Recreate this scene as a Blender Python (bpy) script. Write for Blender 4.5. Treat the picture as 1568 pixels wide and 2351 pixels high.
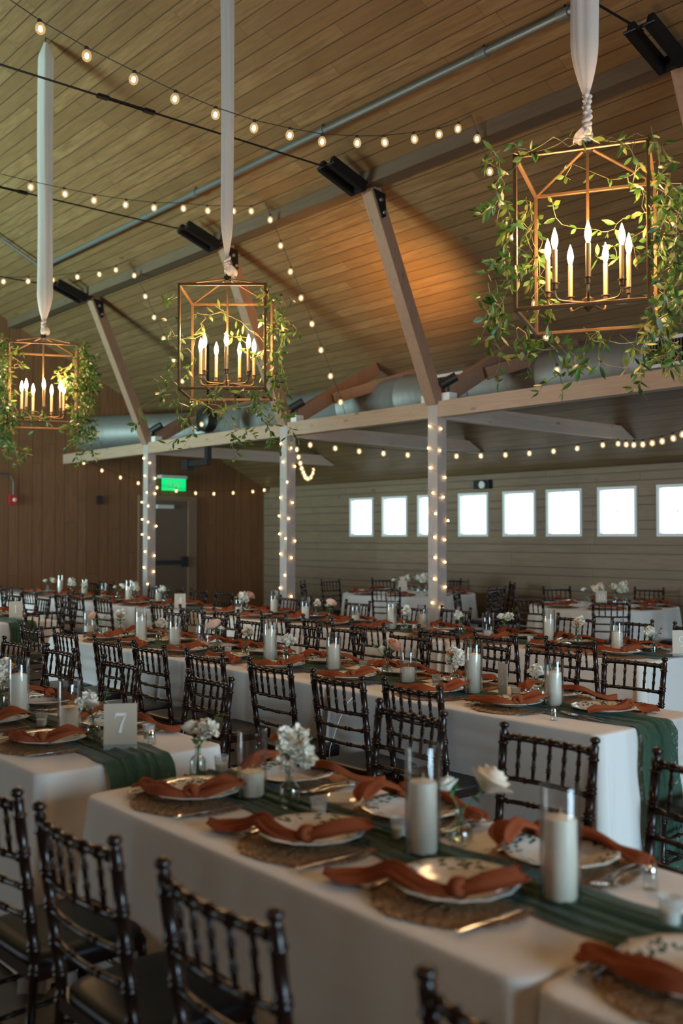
import bpy, math, random
from mathutils import Vector, Matrix
R = math.radians
PI = math.pi
for o in list(bpy.data.objects):
    bpy.data.objects.remove(o)
scene = bpy.context.scene
COL = scene.collection

# ------------------------------------------------------------------ camera
cd = bpy.data.cameras.new('camera')
cam = bpy.data.objects.new('camera', cd)
COL.objects.link(cam)
cam.location = (0, 0, 1.60)
cam.rotation_euler = (R(90 + 1.4164), 0, R(49.329))
cd.sensor_fit = 'VERTICAL'
cd.sensor_height = 36
cd.lens = 2285 / 2351 * 36
cd.dof.use_dof = True
cd.dof.focus_distance = 5.9
cd.dof.aperture_fstop = 2.0
cd.clip_start = 0.02
scene.camera = cam

# ------------------------------------------------------------------ world, daylight, exposure
w = bpy.data.worlds.new('sky')
scene.world = w
w.use_nodes = True
bg = w.node_tree.nodes['Background']
bg.inputs[0].default_value = (0.80, 0.93, 1.0, 1)
bg.inputs[1].default_value = 3.6
vs = scene.view_settings
vs.view_transform = 'Standard'
vs.look = 'None'
vs.gamma = 1
vs.use_curve_mapping = False
vs.exposure = 0.08
cy = scene.cycles
cy.use_denoising = True
cy.max_bounces = 7
cy.diffuse_bounces = 3
cy.glossy_bounces = 3
cy.transmission_bounces = 4
cy.transparent_max_bounces = 14
cy.sample_clamp_indirect = 4
cy.caustics_reflective = False
cy.caustics_refractive = False


def area(name, loc, target, sx, sy, power, color, spread=170):
    l = bpy.data.lights.new(name, 'AREA')
    l.shape = 'RECTANGLE'
    l.size = sx
    l.size_y = sy
    l.energy = power
    l.color = color
    l.spread = R(spread)
    o = bpy.data.objects.new(name, l)
    COL.objects.link(o)
    o.location = loc
    d = Vector(target) - Vector(loc)
    o.rotation_euler = d.to_track_quat('-Z', 'Y').to_euler()
    return o


# daylight through the open doors of the side opposite the small windows, and of the end behind the camera
area('daylight_far_doors', (-12.4, -7.5, 1.8), (-13.0, 8, 1.6), 6.0, 3.0, 300, (0.66, 0.90, 1.0), 85)
area('daylight_lawn_glow', (-13.2, -7.4, 0.6), (-13.5, 3.0, 6.6), 4.5, 1.2, 400, (0.55, 1.0, 0.86), 62)
area('daylight_end_doors', (6.8, 2.9, 1.95), (-3, 3.6, 1.0), 4.2, 3.5, 255, (0.50, 0.78, 1.0), 105)

ORD = ['first', 'second', 'third', 'fourth', 'fifth', 'sixth', 'seventh', 'eighth', 'ninth', 'tenth', 'eleventh', 'twelfth']
# ------------------------------------------------------------------ mesh helpers
rnd = random.Random(7)


class MB:
    def __init__(s):
        s.v = []
        s.f = []

    def add(s, vs_, fs):
        n = len(s.v)
        s.v += [tuple(p) for p in vs_]
        s.f += [tuple(i + n for i in f) for f in fs]

    def box(s, a, b, M=None):
        (x0, y0, z0), (x1, y1, z1) = a, b
        p = [Vector(q) for q in ((x0, y0, z0), (x1, y0, z0), (x1, y1, z0), (x0, y1, z0), (x0, y0, z1), (x1, y0, z1), (x1, y1, z1), (x0, y1, z1))]
        if M:
            p = [M @ q for q in p]
        s.add(p, [(0, 3, 2, 1), (4, 5, 6, 7), (0, 1, 5, 4), (1, 2, 6, 5), (2, 3, 7, 6), (3, 0, 4, 7)])
        return s

    def bar(s, p0, p1, w_, h_, up=(0, 0, 1)):
        """rectangular bar from p0 to p1"""
        p0, p1 = Vector(p0), Vector(p1)
        d = (p1 - p0)
        L = d.length
        d.normalize()
        u = Vector(up)
        if abs(d.dot(u)) > 0.99:
            u = Vector((1, 0, 0))
        x = d.cross(u).normalized()
        z = x.cross(d).normalized()
        q = []
        for t in (p0, p1):
            for (a, b) in ((-1, -1), (1, -1), (1, 1), (-1, 1)):
                q.append(t + x * (a * w_ / 2) + z * (b * h_ / 2))
        s.add(q, [(0, 1, 2, 3), (7, 6, 5, 4), (0, 4, 5, 1), (1, 5, 6, 2), (2, 6, 7, 3), (3, 7, 4, 0)])
        return s

    def tube(s, pts, rad, seg=8, cap=True, close=False):
        pts = [Vector(p) for p in pts]
        n = len(pts)
        if not isinstance(rad, (list, tuple)):
            rad = [rad] * n
        base = len(s.v)
        prev = None
        for i, p in enumerate(pts):
            if close:
                t = (pts[(i + 1) % n] - pts[i - 1])
            else:
                t = pts[min(i + 1, n - 1)] - pts[max(i - 1, 0)]
            if t.length < 1e-9:
                t = Vector((0, 0, 1))
            t.normalize()
            if prev is None:
                u = Vector((0, 0, 1)) if abs(t.z) < 0.9 else Vector((1, 0, 0))
                prev = t.cross(u).normalized()
            x = (prev - t * prev.dot(t)).normalized()
            prev = x
            y = t.cross(x)
            for k in range(seg):
                a = 2 * PI * k / seg
                s.v.append(tuple(p + (x * math.cos(a) + y * math.sin(a)) * rad[i]))
        m = n if close else n - 1
        for i in range(m):
            for k in range(seg):
                a = base + i * seg + k
                b = base + i * seg + (k + 1) % seg
                c = base + ((i + 1) % n) * seg + (k + 1) % seg
                d = base + ((i + 1) % n) * seg + k
                s.f.append((a, b, c, d))
        if cap and not close:
            s.f.append(tuple(base + k for k in range(seg))[::-1])
            s.f.append(tuple(base + (n - 1) * seg + k for k in range(seg)))
        return s

    def turned(s, p0, p1, r, rings=(), seg=8, amp=1.35, wid=0.006, taper=1.0):
        p0, p1 = Vector(p0), Vector(p1)
        L = (p1 - p0).length
        st = [(0, r)]
        for t in rings:
            st += [(t - wid / L, r), (t - wid * .4 / L, r * amp), (t + wid * .4 / L, r * amp), (t + wid / L, r)]
        st.append((1, r))
        st = sorted(st)
        s.tube([p0.lerp(p1, a) for a, _ in st], [q * (1 + (taper - 1) * a) for a, q in st], seg)
        return s

    def lathe(s, prof, seg=24, c=(0, 0, 0), M=None, wob=None):
        base = len(s.v)
        n = len(prof)
        for (r, z) in prof:
            for k in range(seg):
                a = 2 * PI * k / seg
                rr = r * (wob(a, r, z) if wob else 1)
                p = Vector((c[0] + rr * math.cos(a), c[1] + rr * math.sin(a), c[2] + z))
                s.v.append(tuple(M @ p if M else p))
        for i in range(n - 1):
            for k in range(seg):
                k2 = (k + 1) % seg
                s.f.append((base + i * seg + k, base + i * seg + k2, base + (i + 1) * seg + k2, base + (i + 1) * seg + k))
        s.f.append(tuple(base + k for k in range(seg))[::-1])
        s.f.append(tuple(base + (n - 1) * seg + k for k in range(seg)))
        return s

    def grid(s, fn, nu, nv):
        base = len(s.v)
        for i in range(nu + 1):
            for j in range(nv + 1):
                s.v.append(tuple(fn(i / nu, j / nv)))
        for i in range(nu):
            for j in range(nv):
                a = base + i * (nv + 1) + j
                s.f.append((a, a + nv + 1, a + nv + 2, a + 1))
        return s

    def build(s, name, mat=None, parent=None, smooth=False, loc=None, mods=()):
        me = bpy.data.meshes.new(name)
        me.from_pydata(s.v, [], s.f)
        if smooth:
            me.polygons.foreach_set('use_smooth', [True] * len(me.polygons))
        me.update()
        o = bpy.data.objects.new(name, me)
        if mat:
            me.materials.append(mat)
        COL.objects.link(o)
        if parent:
            o.parent = parent
        if loc:
            o.location = loc
        for m, kw in mods:
            md = o.modifiers.new(m.lower(), m)
            for k, v_ in kw.items():
                setattr(md, k, v_)
        return o


def smooth_by_angle(o, ang=40):
    me = o.data
    me.polygons.foreach_set('use_smooth', [True] * len(me.polygons))
    me.set_sharp_from_angle(angle=R(ang))
    return o


def tag(o, label=None, cat=None, group=None, kind=None):
    if label:
        o['label'] = label
    if cat:
        o['category'] = cat
    if group:
        o['group'] = group
    if kind:
        o['kind'] = kind
    return o


def empty(name, loc=(0, 0, 0), rz=0):
    o = bpy.data.objects.new(name, None)
    o.empty_display_size = 0.05
    COL.objects.link(o)
    o.location = loc
    o.rotation_euler = (0, 0, rz)
    return o


KIDS = {}


def kids(o):
    return [c for c in KIDS.get(o.name, [])]


def index_children():
    KIDS.clear()
    for o in COL.objects:
        if o.parent:
            KIDS.setdefault(o.parent.name, []).append(o)


def copy_tree(o, parent=None):
    c = o.copy()
    COL.objects.link(c)
    if parent is not None:
        c.parent = parent
    for ch in PROTO_KIDS(o):
        copy_tree(ch, c)
    return c


_pk = {}


def PROTO_KIDS(o):
    if o.name not in _pk:
        _pk[o.name] = [c for c in bpy.data.objects if c.parent == o]
    return _pk[o.name]


USED = set()


def place(proto, loc, rz, label, group=None, scale=None):
    """the prototype itself the first time, then copies of it with all its parts"""
    if proto.name in USED:
        o = copy_tree(proto)
    else:
        USED.add(proto.name)
        PROTO_KIDS(proto)
        for c in PROTO_KIDS(proto):
            for d in PROTO_KIDS(c):
                PROTO_KIDS(d)
            PROTO_KIDS(c)
        o = proto
    o.location = loc
    o.rotation_euler = (0, 0, rz)
    o.scale = scale if scale else (1, 1, 1)
    o['label'] = label
    if group:
        o['group'] = group
    return o


# ------------------------------------------------------------------ materials
def mat(name, col, rough=0.6, metal=0.0, spec=0.5, **kw):
    m = bpy.data.materials.new(name)
    m.use_nodes = True
    b = m.node_tree.nodes['Principled BSDF']
    b.inputs['Base Color'].default_value = (*col, 1)
    b.inputs['Roughness'].default_value = rough
    b.inputs['Metallic'].default_value = metal
    b.inputs['Specular IOR Level'].default_value = spec
    for k, v_ in kw.items():
        b.inputs[k].default_value = v_
    return m


class N:
    """small node wiring helper"""

    def __init__(s, m):
        s.m = m
        s.t = m.node_tree
        s.b = s.t.nodes.get('Principled BSDF')

    def n(s, typ, **kw):
        x = s.t.nodes.new(typ)
        for k, v_ in kw.items():
            setattr(x, k, v_)
        return x

    def l(s, a, b):
        s.t.links.new(a, b)

    def math(s, op, a, b=None, c=None):
        x = s.n('ShaderNodeMath', operation=op)
        for i, q in enumerate((a, b, c)):
            if q is None:
                continue
            if isinstance(q, (int, float)):
                x.inputs[i].default_value = q
            else:
                s.l(q, x.inputs[i])
        return x.outputs[0]

    def mix(s, fac, a, b, blend='MIX'):
        x = s.n('ShaderNodeMix', data_type='RGBA', blend_type=blend)
        for i, q in ((0, fac), (6, a), (7, b)):
            if isinstance(q, (int, float)):
                x.inputs[i].default_value = q
            elif isinstance(q, tuple):
                x.inputs[i].default_value = (*q, 1)
            else:
                s.l(q, x.inputs[i])
        return x.outputs[2]

    def ramp(s, fac, stops):
        x = s.n('ShaderNodeValToRGB')
        e = x.color_ramp.elements
        while len(e) < len(stops):
            e.new(0.5)
        for i, (p, c) in enumerate(stops):
            e[i].position = p
            e[i].color = (*c, 1) if len(c) == 3 else c
        s.l(fac, x.inputs[0])
        return x.outputs[0]

    def coords(s, scale=(1, 1, 1)):
        tc = s.n('ShaderNodeTexCoord')
        mp = s.n('ShaderNodeMapping')
        mp.inputs['Scale'].default_value = scale
        s.l(tc.outputs['Object'], mp.inputs[0])
        return mp.outputs[0]

    def noise(s, vec, scale=5, detail=4, rough=.55):
        x = s.n('ShaderNodeTexNoise')
        x.inputs['Scale'].default_value = scale
        x.inputs['Detail'].default_value = detail
        x.inputs['Roughness'].default_value = rough
        if vec is not None:
            s.l(vec, x.inputs['Vector'])
        return x.outputs['Fac']

    def bump(s, h, strength=.3, dist=.01):
        x = s.n('ShaderNodeBump')
        x.inputs['Strength'].default_value = strength
        x.inputs['Distance'].default_value = dist
        s.l(h, x.inputs['Height'])
        s.l(x.outputs[0], s.b.inputs['Normal'])


def wood_planks(name, across, along, period, split, cols, groove=0.03, rough=.6, knots=True, butt=3.1):
    """boards: 'across' and 'along' are axis indexes of the object's own coordinates"""
    m = mat(name, cols[0], rough)
    k = N(m)
    tc = k.n('ShaderNodeTexCoord')
    sp = k.n('ShaderNodeSeparateXYZ')
    k.l(tc.outputs['Object'], sp.inputs[0])
    A, B = sp.outputs[across], sp.outputs[along]
    u = k.math('DIVIDE', A, period)
    fr = k.math('FRACT', u)
    fl = k.math('FLOOR', u)
    second = k.math('GREATER_THAN', fr, split)
    pid = k.math('ADD', k.math('MULTIPLY', fl, 2), second)
    d0 = k.math('MINIMUM', fr, k.math('SUBTRACT', 1, fr))
    d1 = k.math('ABSOLUTE', k.math('SUBTRACT', fr, split))
    d = k.math('MINIMUM', d0, d1)
    g = k.math('LESS_THAN', d, groove)
    # butt joints
    wn0 = k.n('ShaderNodeTexWhiteNoise', noise_dimensions='1D')
    k.l(pid, wn0.inputs['W'])
    bb = k.math('ADD', k.math('DIVIDE', B, butt), k.math('MULTIPLY', wn0.outputs[0], 7.3))
    bid = k.math('FLOOR', bb)
    bf = k.math('FRACT', bb)
    bj = k.math('LESS_THAN', bf, 0.0014)
    wn = k.n('ShaderNodeTexWhiteNoise', noise_dimensions='2D')
    cb = k.n('ShaderNodeCombineXYZ')
    k.l(pid, cb.inputs[0])
    k.l(bid, cb.inputs[1])
    k.l(cb.outputs[0], wn.inputs['Vector'])
    # grain, stretched along the board and shifted per board
    cg = k.n('ShaderNodeCombineXYZ')
    k.l(k.math('MULTIPLY', A, 1.0), cg.inputs[0])
    k.l(k.math('MULTIPLY', B, 0.07), cg.inputs[1])
    k.l(k.math('MULTIPLY', wn.outputs[0], 37.0), cg.inputs[2])
    gr = k.noise(cg.outputs[0], 34, 5, .6)
    big = k.noise(cg.outputs[0], 5, 3, .5)
    c1 = k.mix(wn.outputs[0], cols[0], cols[1])
    c2 = k.mix(k.ramp(gr, [(0.35, (0, 0, 0)), (0.7, (1, 1, 1))]), c1, cols[2])
    c2 = k.mix(k.ramp(big, [(0.45, (0, 0, 0)), (0.75, (.55, .55, .55))]), c2, cols[1])
    if knots:
        ck = k.n('ShaderNodeCombineXYZ')
        k.l(A, ck.inputs[0])
        k.l(k.math('MULTIPLY', B, 0.45), ck.inputs[1])
        k.l(k.math('MULTIPLY', pid, 3.7), ck.inputs[2])
        vo = k.n('ShaderNodeTexVoronoi', feature='F1')
        vo.inputs['Scale'].default_value = 2.6
        k.l(ck.outputs[0], vo.inputs['Vector'])
        kn = k.ramp(vo.outputs['Distance'], [(0.03, (1, 1, 1)), (0.085, (0, 0, 0))])
        c2 = k.mix(k.math('MULTIPLY', kn, .6), c2, tuple(q * .35 for q in cols[1]))
    gg = k.math('MAXIMUM', g, bj)
    c3 = k.mix(k.math('MULTIPLY', gg, .82), c2, tuple(q * .16 for q in cols[1]))
    k.l(c3, k.b.inputs['Base Color'])
    hh = k.math('ADD', k.math('MULTIPLY', gr, .15), k.math('SUBTRACT', 1, gg))
    k.bump(hh, .6, .012)
    return m


def timber(name, c0, c1, along=2, rough=.65):
    m = mat(name, c0, rough)
    k = N(m)
    sc = [9, 9, 9]
    sc[along] = .55
    v = k.coords(tuple(sc))
    g = k.noise(v, 4.5, 5, .62)
    g2 = k.noise(k.coords((1.2, 1.2, 1.2)), 2.2, 3)
    c = k.mix(k.ramp(g, [(.35, (0, 0, 0)), (.68, (1, 1, 1))]), c0, c1)
    c = k.mix(k.math('MULTIPLY', g2, .35), c, tuple(q * .75 for q in c1))
    vo = k.n('ShaderNodeTexVoronoi', feature='F1')
    vo.inputs['Scale'].default_value = 2.0
    sc2 = [3, 3, 3]
    sc2[along] = 1.1
    k.l(k.coords(tuple(sc2)), vo.inputs['Vector'])
    kn = k.ramp(vo.outputs['Distance'], [(.05, (1, 1, 1)), (.13, (0, 0, 0))])
    c = k.mix(k.math('MULTIPLY', kn, .65), c, tuple(q * .3 for q in c1))
    k.l(c, k.b.inputs['Base Color'])
    k.bump(g, .25, .004)
    return m


def thin_glass(name, tint=(1, 1, 1), base=.06, edge=.75, rough=.02, frost=0.0):
    m = bpy.data.materials.new(name)
    m.use_nodes = True
    k = N(m)
    k.t.nodes.remove(k.b)
    out = k.t.nodes['Material Output']
    tr = k.n('ShaderNodeBsdfTransparent')
    tr.inputs[0].default_value = (*tint, 1)
    gl = k.n('ShaderNodeBsdfGlossy')
    gl.inputs['Roughness'].default_value = rough
    lw = k.n('ShaderNodeLayerWeight')
    lw.inputs[0].default_value = .5
    f = k.math('POWER', lw.outputs['Facing'], 2.6)
    f = k.math('MULTIPLY_ADD', f, edge, base)
    mx = k.n('ShaderNodeMixShader')
    k.l(f, mx.inputs[0])
    k.l(tr.outputs[0], mx.inputs[1])
    k.l(gl.outputs[0], mx.inputs[2])
    last = mx
    if frost:
        df = k.n('ShaderNodeBsdfDiffuse')
        df.inputs[0].default_value = (.8, .85, .85, 1)
        m2 = k.n('ShaderNodeMixShader')
        m2.inputs[0].default_value = frost
        k.l(mx.outputs[0], m2.inputs[1])
        k.l(df.outputs[0], m2.inputs[2])
        last = m2
    k.l(last.outputs[0], out.inputs[0])
    return m


def emit(name, col, strength, sample='AUTO'):
    m = bpy.data.materials.new(name)
    m.use_nodes = True
    k = N(m)
    k.b.inputs['Base Color'].default_value = (*col, 1)
    k.b.inputs['Emission Color'].default_value = (*col, 1)
    k.b.inputs['Emission Strength'].default_value = strength
    try:
        m.cycles.emission_sampling = sample
    except Exception:
        pass
    return m


def cloth_mat(name, col, rough=.85, weave=260, trans=0.0, bumpy=.12, variation=.12, sheen=.2, alpha=None):
    m = mat(name, col, rough, spec=.15)
    k = N(m)
    k.b.inputs['Sheen Weight'].default_value = sheen
    v = k.coords()
    a = k.noise(v, 3.0, 4)
    k.l(k.mix(k.math('MULTIPLY', a, variation * 2), col, tuple(q * .7 for q in col)), k.b.inputs['Base Color'])
    b = k.noise(v, weave, 2)
    c = k.noise(v, 9, 5)
    k.bump(k.math('ADD', k.math('MULTIPLY', b, .08), c), bumpy, .02)
    if trans or alpha:
        out = k.t.nodes['Material Output']
        last = k.b.outputs[0]
        if trans:
            tl = k.n('ShaderNodeBsdfTranslucent')
            tl.inputs[0].default_value = (*col, 1)
            mx = k.n('ShaderNodeMixShader')
            mx.inputs[0].default_value = trans
            k.l(last, mx.inputs[1])
            k.l(tl.outputs[0], mx.inputs[2])
            last = mx.outputs[0]
        if alpha:
            tp = k.n('ShaderNodeBsdfTransparent')
            sc, lo, hi = alpha
            nz = k.noise(k.coords(sc), 1.0, 4, .6)
            f = k.ramp(nz, [(lo, (0, 0, 0)), (hi, (1, 1, 1))])
            f = k.math('MULTIPLY', f, .75)
            mx = k.n('ShaderNodeMixShader')
            k.l(f, mx.inputs[0])
            k.l(last, mx.inputs[1])
            k.l(tp.outputs[0], mx.inputs[2])
            last = mx.outputs[0]
        k.l(last, out.inputs[0])
    return m


M = {}
M['ceiling'] = wood_planks('ceiling_boards', 1, 0, .262, .5, ((.255, .153, .070), (.165, .092, .039), (.14, .076, .031)), groove=.017, rough=.5, butt=2.6)
M['endwall'] = wood_planks('vertical_boards', 1, 2, .42, .42, ((.255, .112, .041), (.20, .088, .032), (.16, .068, .024)), groove=.012, rough=.6)
M['windowwall'] = wood_planks('horizontal_boards', 2, 0, .34, .36, ((.245, .165, .10), (.205, .137, .082), (.17, .114, .068)), groove=.016, rough=.6)
M['post'] = timber('post_timber', (.42, .37, .345), (.34, .295, .27), 2)
M['beam'] = timber('beam_timber', (.42, .29, .20), (.34, .225, .15), 0)
M['purlin'] = timber('purlin_timber', (.11, .07, .038), (.085, .052, .028), 0)
M['tie'] = timber('tie_timber', (.66, .52, .42), (.56, .43, .34), 1)
M['strut'] = timber('strut_timber', (.30, .175, .11), (.235, .13, .08), 2)
M['steel'] = mat('black_steel', (.012, .012, .013), .45, .6)
M['bolt'] = mat('bolt_steel', (.5, .45, .38), .35, 1)
M['pipe'] = mat('grey_pipe', (.16, .17, .165), .38, .5)
M['duct'] = mat('galvanised_duct', (.3, .3, .29), .58, .65)
k = N(M['duct'])
wv = k.n('ShaderNodeTexWave', wave_type='BANDS', bands_direction='X')
wv.inputs['Scale'].default_value = 2.6
wv.inputs['Distortion'].default_value = 0
k.l(k.coords(), wv.inputs[0])
k.bump(wv.outputs['Fac'], .25, .004)
k.l(k.mix(k.noise(k.coords((.6, 2, 2)), 2, 3), (.30, .30, .29), (.17, .165, .155)), k.b.inputs['Base Color'])
M['white_metal'] = mat('white_painted_metal', (.62, .62, .58), .5)
M['grille'] = mat('dark_grille', (.05, .05, .05), .5)
M['window_frame'] = mat('white_window_frame', (.72, .74, .72), .5)
M['glass_pane'] = thin_glass('window_glass', base=.03, edge=.4)
M['floor'] = mat('concrete_floor', (.2, .18, .15), .35)
k = N(M['floor'])
k.l(k.ramp(k.noise(k.coords(), 1.3, 7, .65), [(.3, (.13, .115, .09)), (.7, (.24, .22, .18))]), k.b.inputs['Base Color'])
M['door'] = mat('brown_door', (.13, .082, .05), .45)
M['door_frame'] = mat('brown_door_frame', (.20, .12, .07), .5)
M['black'] = mat('black_plastic', (.012, .012, .013), .4)
M['red'] = mat('red_alarm', (.45, .02, .015), .4)
M['exit'] = emit('exit_green', (.0, .62, .16), 1.1)
M['exit_letters'] = mat('exit_letters', (.75, .9, .8), .5)
M['cable'] = mat('black_cable', (.02, .02, .02), .6)
M['cord_clear'] = mat('pale_cord', (.35, .3, .22), .5)
M['brass'] = mat('aged_brass', (.34, .19, .08), .42, .6)
k = N(M['brass'])
k.l(k.mix(k.noise(k.coords(), 20, 3), (.19, .11, .05), (.13, .075, .033)), k.b.inputs['Base Color'])
M['sleeve'] = mat('candle_sleeve', (.62, .40, .20), .38, .75)
M['flame_bulb'] = emit('candelabra_bulb', (1.0, .70, .38), 60, 'NONE')
M['globe'] = emit('globe_bulb', (1.0, .72, .36), 3.2, 'NONE')
M['filament'] = emit('bulb_filament', (1.0, .68, .34), 9, 'NONE')
M['globe_glass'] = thin_glass('bulb_glass', (1, .95, .85), base=.08, edge=.5)
k = N(M['globe_glass'])
out = k.t.nodes['Material Output']
src = out.inputs[0].links[0].from_socket
em_ = k.n('ShaderNodeEmission')
em_.inputs[0].default_value = (1.0, .66, .28, 1)
em_.inputs[1].default_value = .9
ad = k.n('ShaderNodeMixShader')
ad.inputs[0].default_value = .42
k.l(src, ad.inputs[1])
k.l(em_.outputs[0], ad.inputs[2])
k.l(ad.outputs[0], out.inputs[0])
M['globe_glass'].cycles.emission_sampling = 'NONE'
M['fairy'] = emit('fairy_bulb', (1.0, .62, .22), 16, 'NONE')
M['lens_lit'] = emit('lit_lens', (1.0, .75, .45), 5, 'NONE')
M['ribbon'] = cloth_mat('white_chiffon', (.74, .70, .66), trans=.45, bumpy=.05, variation=.05)
M['cloth'] = cloth_mat('white_tablecloth', (.72, .70, .66), rough=.8, bumpy=.10, variation=.06)
M['runner'] = cloth_mat('green_gauze', (.060, .125, .080), trans=.25, bumpy=.6, variation=.4, alpha=((3, 60, 60), .55, .8))
M['napkin'] = cloth_mat('terracotta_napkin', (.27, .066, .024), rough=.85, bumpy=.25, variation=.25, sheen=.0)
M['chair'] = mat('dark_mahogany', (.022, .0085, .005), .26, spec=.5)
M['chair'].node_tree.nodes['Principled BSDF'].inputs['Coat Weight'].default_value = .0
M['chair'].node_tree.nodes['Principled BSDF'].inputs['Coat Roughness'].default_value = .12
k = N(M['chair'])
k.l(k.mix(k.noise(k.coords((8, 8, 1)), 6, 3), (.022, .008, .005), (.009, .004, .003)), k.b.inputs['Base Color'])
M['seat'] = mat('black_seat', (.006, .007, .009), .42, spec=.35)
M['wax'] = mat('ivory_wax', (.80, .73, .60), .45)
M['wax'].node_tree.nodes['Principled BSDF'].inputs['Subsurface Weight'].default_value = .15
M['wax'].node_tree.nodes['Principled BSDF'].inputs['Subsurface Radius'].default_value = (.02, .012, .006)
M['wick'] = mat('candle_wick', (.6, .55, .45), .9)
M['glass'] = thin_glass('candle_glass', (.97, .98, .98), base=.06, edge=.95)
M['bottle'] = thin_glass('bottle_glass', (.93, .97, .95), base=.10, edge=.8)
M['votive'] = thin_glass('votive_glass', (.95, .96, .95), base=.08, edge=.6, frost=.18)
M['silver'] = mat('polished_silver', (.72, .70, .66), .18, 1)
M['ink_green'] = mat('stem_green', (.06, .16, .035), .5)
M['petal_white'] = mat('petal_white', (.90, .86, .74), .6, **{'Subsurface Weight': .0})
M['petal_cream'] = mat('petal_cream', (.88, .74, .58), .6)
M['petal_peach'] = mat('petal_peach', (.80, .49, .36), .6)
M['petal_orange'] = mat('petal_orange', (.72, .25, .05), .6)
M['sign'] = mat('beige_acrylic', (.52, .44, .34), .35)
M['sign_paint'] = mat('white_numeral', (.85, .85, .82), .5)
M['sign_foot'] = thin_glass('clear_acrylic', (.9, .9, .88), base=.15, edge=.5, frost=.2)
M['tan_card'] = mat('tan_card', (.33, .21, .12), .6)
M['leaf_stem'] = mat('vine_stem', (.20, .17, .06), .6)

m = mat('vine_leaf', (.13, .22, .04), .42)
k = N(m)
g = k.n('ShaderNodeNewGeometry')
c = k.ramp(g.outputs['Random Per Island'], [(0, (.035, .10, .02)), (.5, (.075, .165, .028)), (.85, (.15, .22, .045)), (1, (.30, .25, .08))])
k.l(c, k.b.inputs['Base Color'])
tl = k.n('ShaderNodeBsdfTranslucent')
k.l(c, tl.inputs[0])
mx = k.n('ShaderNodeMixShader')
mx.inputs[0].default_value = .3
k.l(k.b.outputs[0], mx.inputs[1])
k.l(tl.outputs[0], mx.inputs[2])
k.l(mx.outputs[0], k.t.nodes['Material Output'].inputs[0])
M['leaf'] = m

m = mat('raffia_mat', (.34, .19, .09), .8)
k = N(m)
sp = k.n('ShaderNodeSeparateXYZ')
tc = k.n('ShaderNodeTexCoord')
k.l(tc.outputs['Object'], sp.inputs[0])
ang = k.math('ARCTAN2', sp.outputs[1], sp.outputs[0])
rr = k.math('SQRT', k.math('ADD', k.math('MULTIPLY', sp.outputs[0], sp.outputs[0]), k.math('MULTIPLY', sp.outputs[1], sp.outputs[1])))
cb = k.n('ShaderNodeCombineXYZ')
k.l(k.math('MULTIPLY', ang, 3.0), cb.inputs[0])
k.l(k.math('MULTIPLY', rr, 60.0), cb.inputs[1])
f1 = k.noise(cb.outputs[0], 3.0, 4)
f2 = k.noise(tc.outputs['Object'], 120, 3)
f = k.math('MULTIPLY_ADD', f1, .6, k.math('MULTIPLY', f2, .4))
k.l(k.ramp(f, [(.36, (.13, .065, .025)), (.5, (.38, .20, .085)), (.66, (.62, .38, .19))]), k.b.inputs['Base Color'])
k.bump(f, 1.0, .01)
M['raffia'] = m

m = mat('patterned_plate', (.78, .75, .68), .16)
k = N(m)
tc = k.n('ShaderNodeTexCoord')
sp = k.n('ShaderNodeSeparateXYZ')
k.l(tc.outputs['Object'], sp.inputs[0])
rr = k.math('SQRT', k.math('ADD', k.math('MULTIPLY', sp.outputs[0], sp.outputs[0]), k.math('MULTIPLY', sp.outputs[1], sp.outputs[1])))
vo = k.n('ShaderNodeTexVoronoi', feature='F1')
vo.inputs['Scale'].default_value = 78
mp = k.n('ShaderNodeMapping')
mp.inputs['Scale'].default_value = (1, .55, 1)
k.l(tc.outputs['Object'], mp.inputs[0])
k.l(mp.outputs[0], vo.inputs['Vector'])
leafy = k.math('LESS_THAN', vo.outputs['Distance'], .42)
keep = k.math('GREATER_THAN', k.noise(tc.outputs['Object'], 19, 2), .43)
band = k.math('MULTIPLY', k.math('GREATER_THAN', rr, .090), k.math('LESS_THAN', rr, .133))
f = k.math('MULTIPLY', k.math('MULTIPLY', leafy, keep), band)
k.l(k.mix(f, (.76, .73, .66), (.05, .10, .055)), k.b.inputs['Base Color'])
M['plate'] = m

# ------------------------------------------------------------------ the building
CA, CS = 8.63, .50                                   # roof plane: z = CA - CS*|y|
XW, XE, YN, YS = -16.5, 7.0, 12.08, -7.7


def roof(y):
    return CA - CS * abs(y)


def struct(o, label=None):
    o['kind'] = 'structure'
    if label:
        o['label'] = label
    return o


struct(MB().box((XW - .3, YS - .3, -.2), (XE + .3, YN + .3, 0)).build('floor', M['floor']))
mb = MB()
for (ya, yb) in ((0, YN + .3), (0, YS - .3)):
    a, b = (ya, yb)
    p = [(XW - .3, a, roof(a)), (XE + .3, a, roof(a)), (XE + .3, b, roof(b)), (XW - .3, b, roof(b))]
    q = [(x, y, z + .2) for x, y, z in p]
    if yb > ya:
        mb.add(p + q, [(0, 3, 2, 1), (4, 5, 6, 7), (0, 1, 5, 4), (1, 2, 6, 5), (2, 3, 7, 6), (3, 0, 4, 7)])
    else:
        mb.add(p + q, [(0, 1, 2, 3), (7, 6, 5, 4), (0, 4, 5, 1), (1, 5, 6, 2), (2, 6, 7, 3), (3, 7, 4, 0)])
struct(mb.build('ceiling', M['ceiling']))


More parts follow.
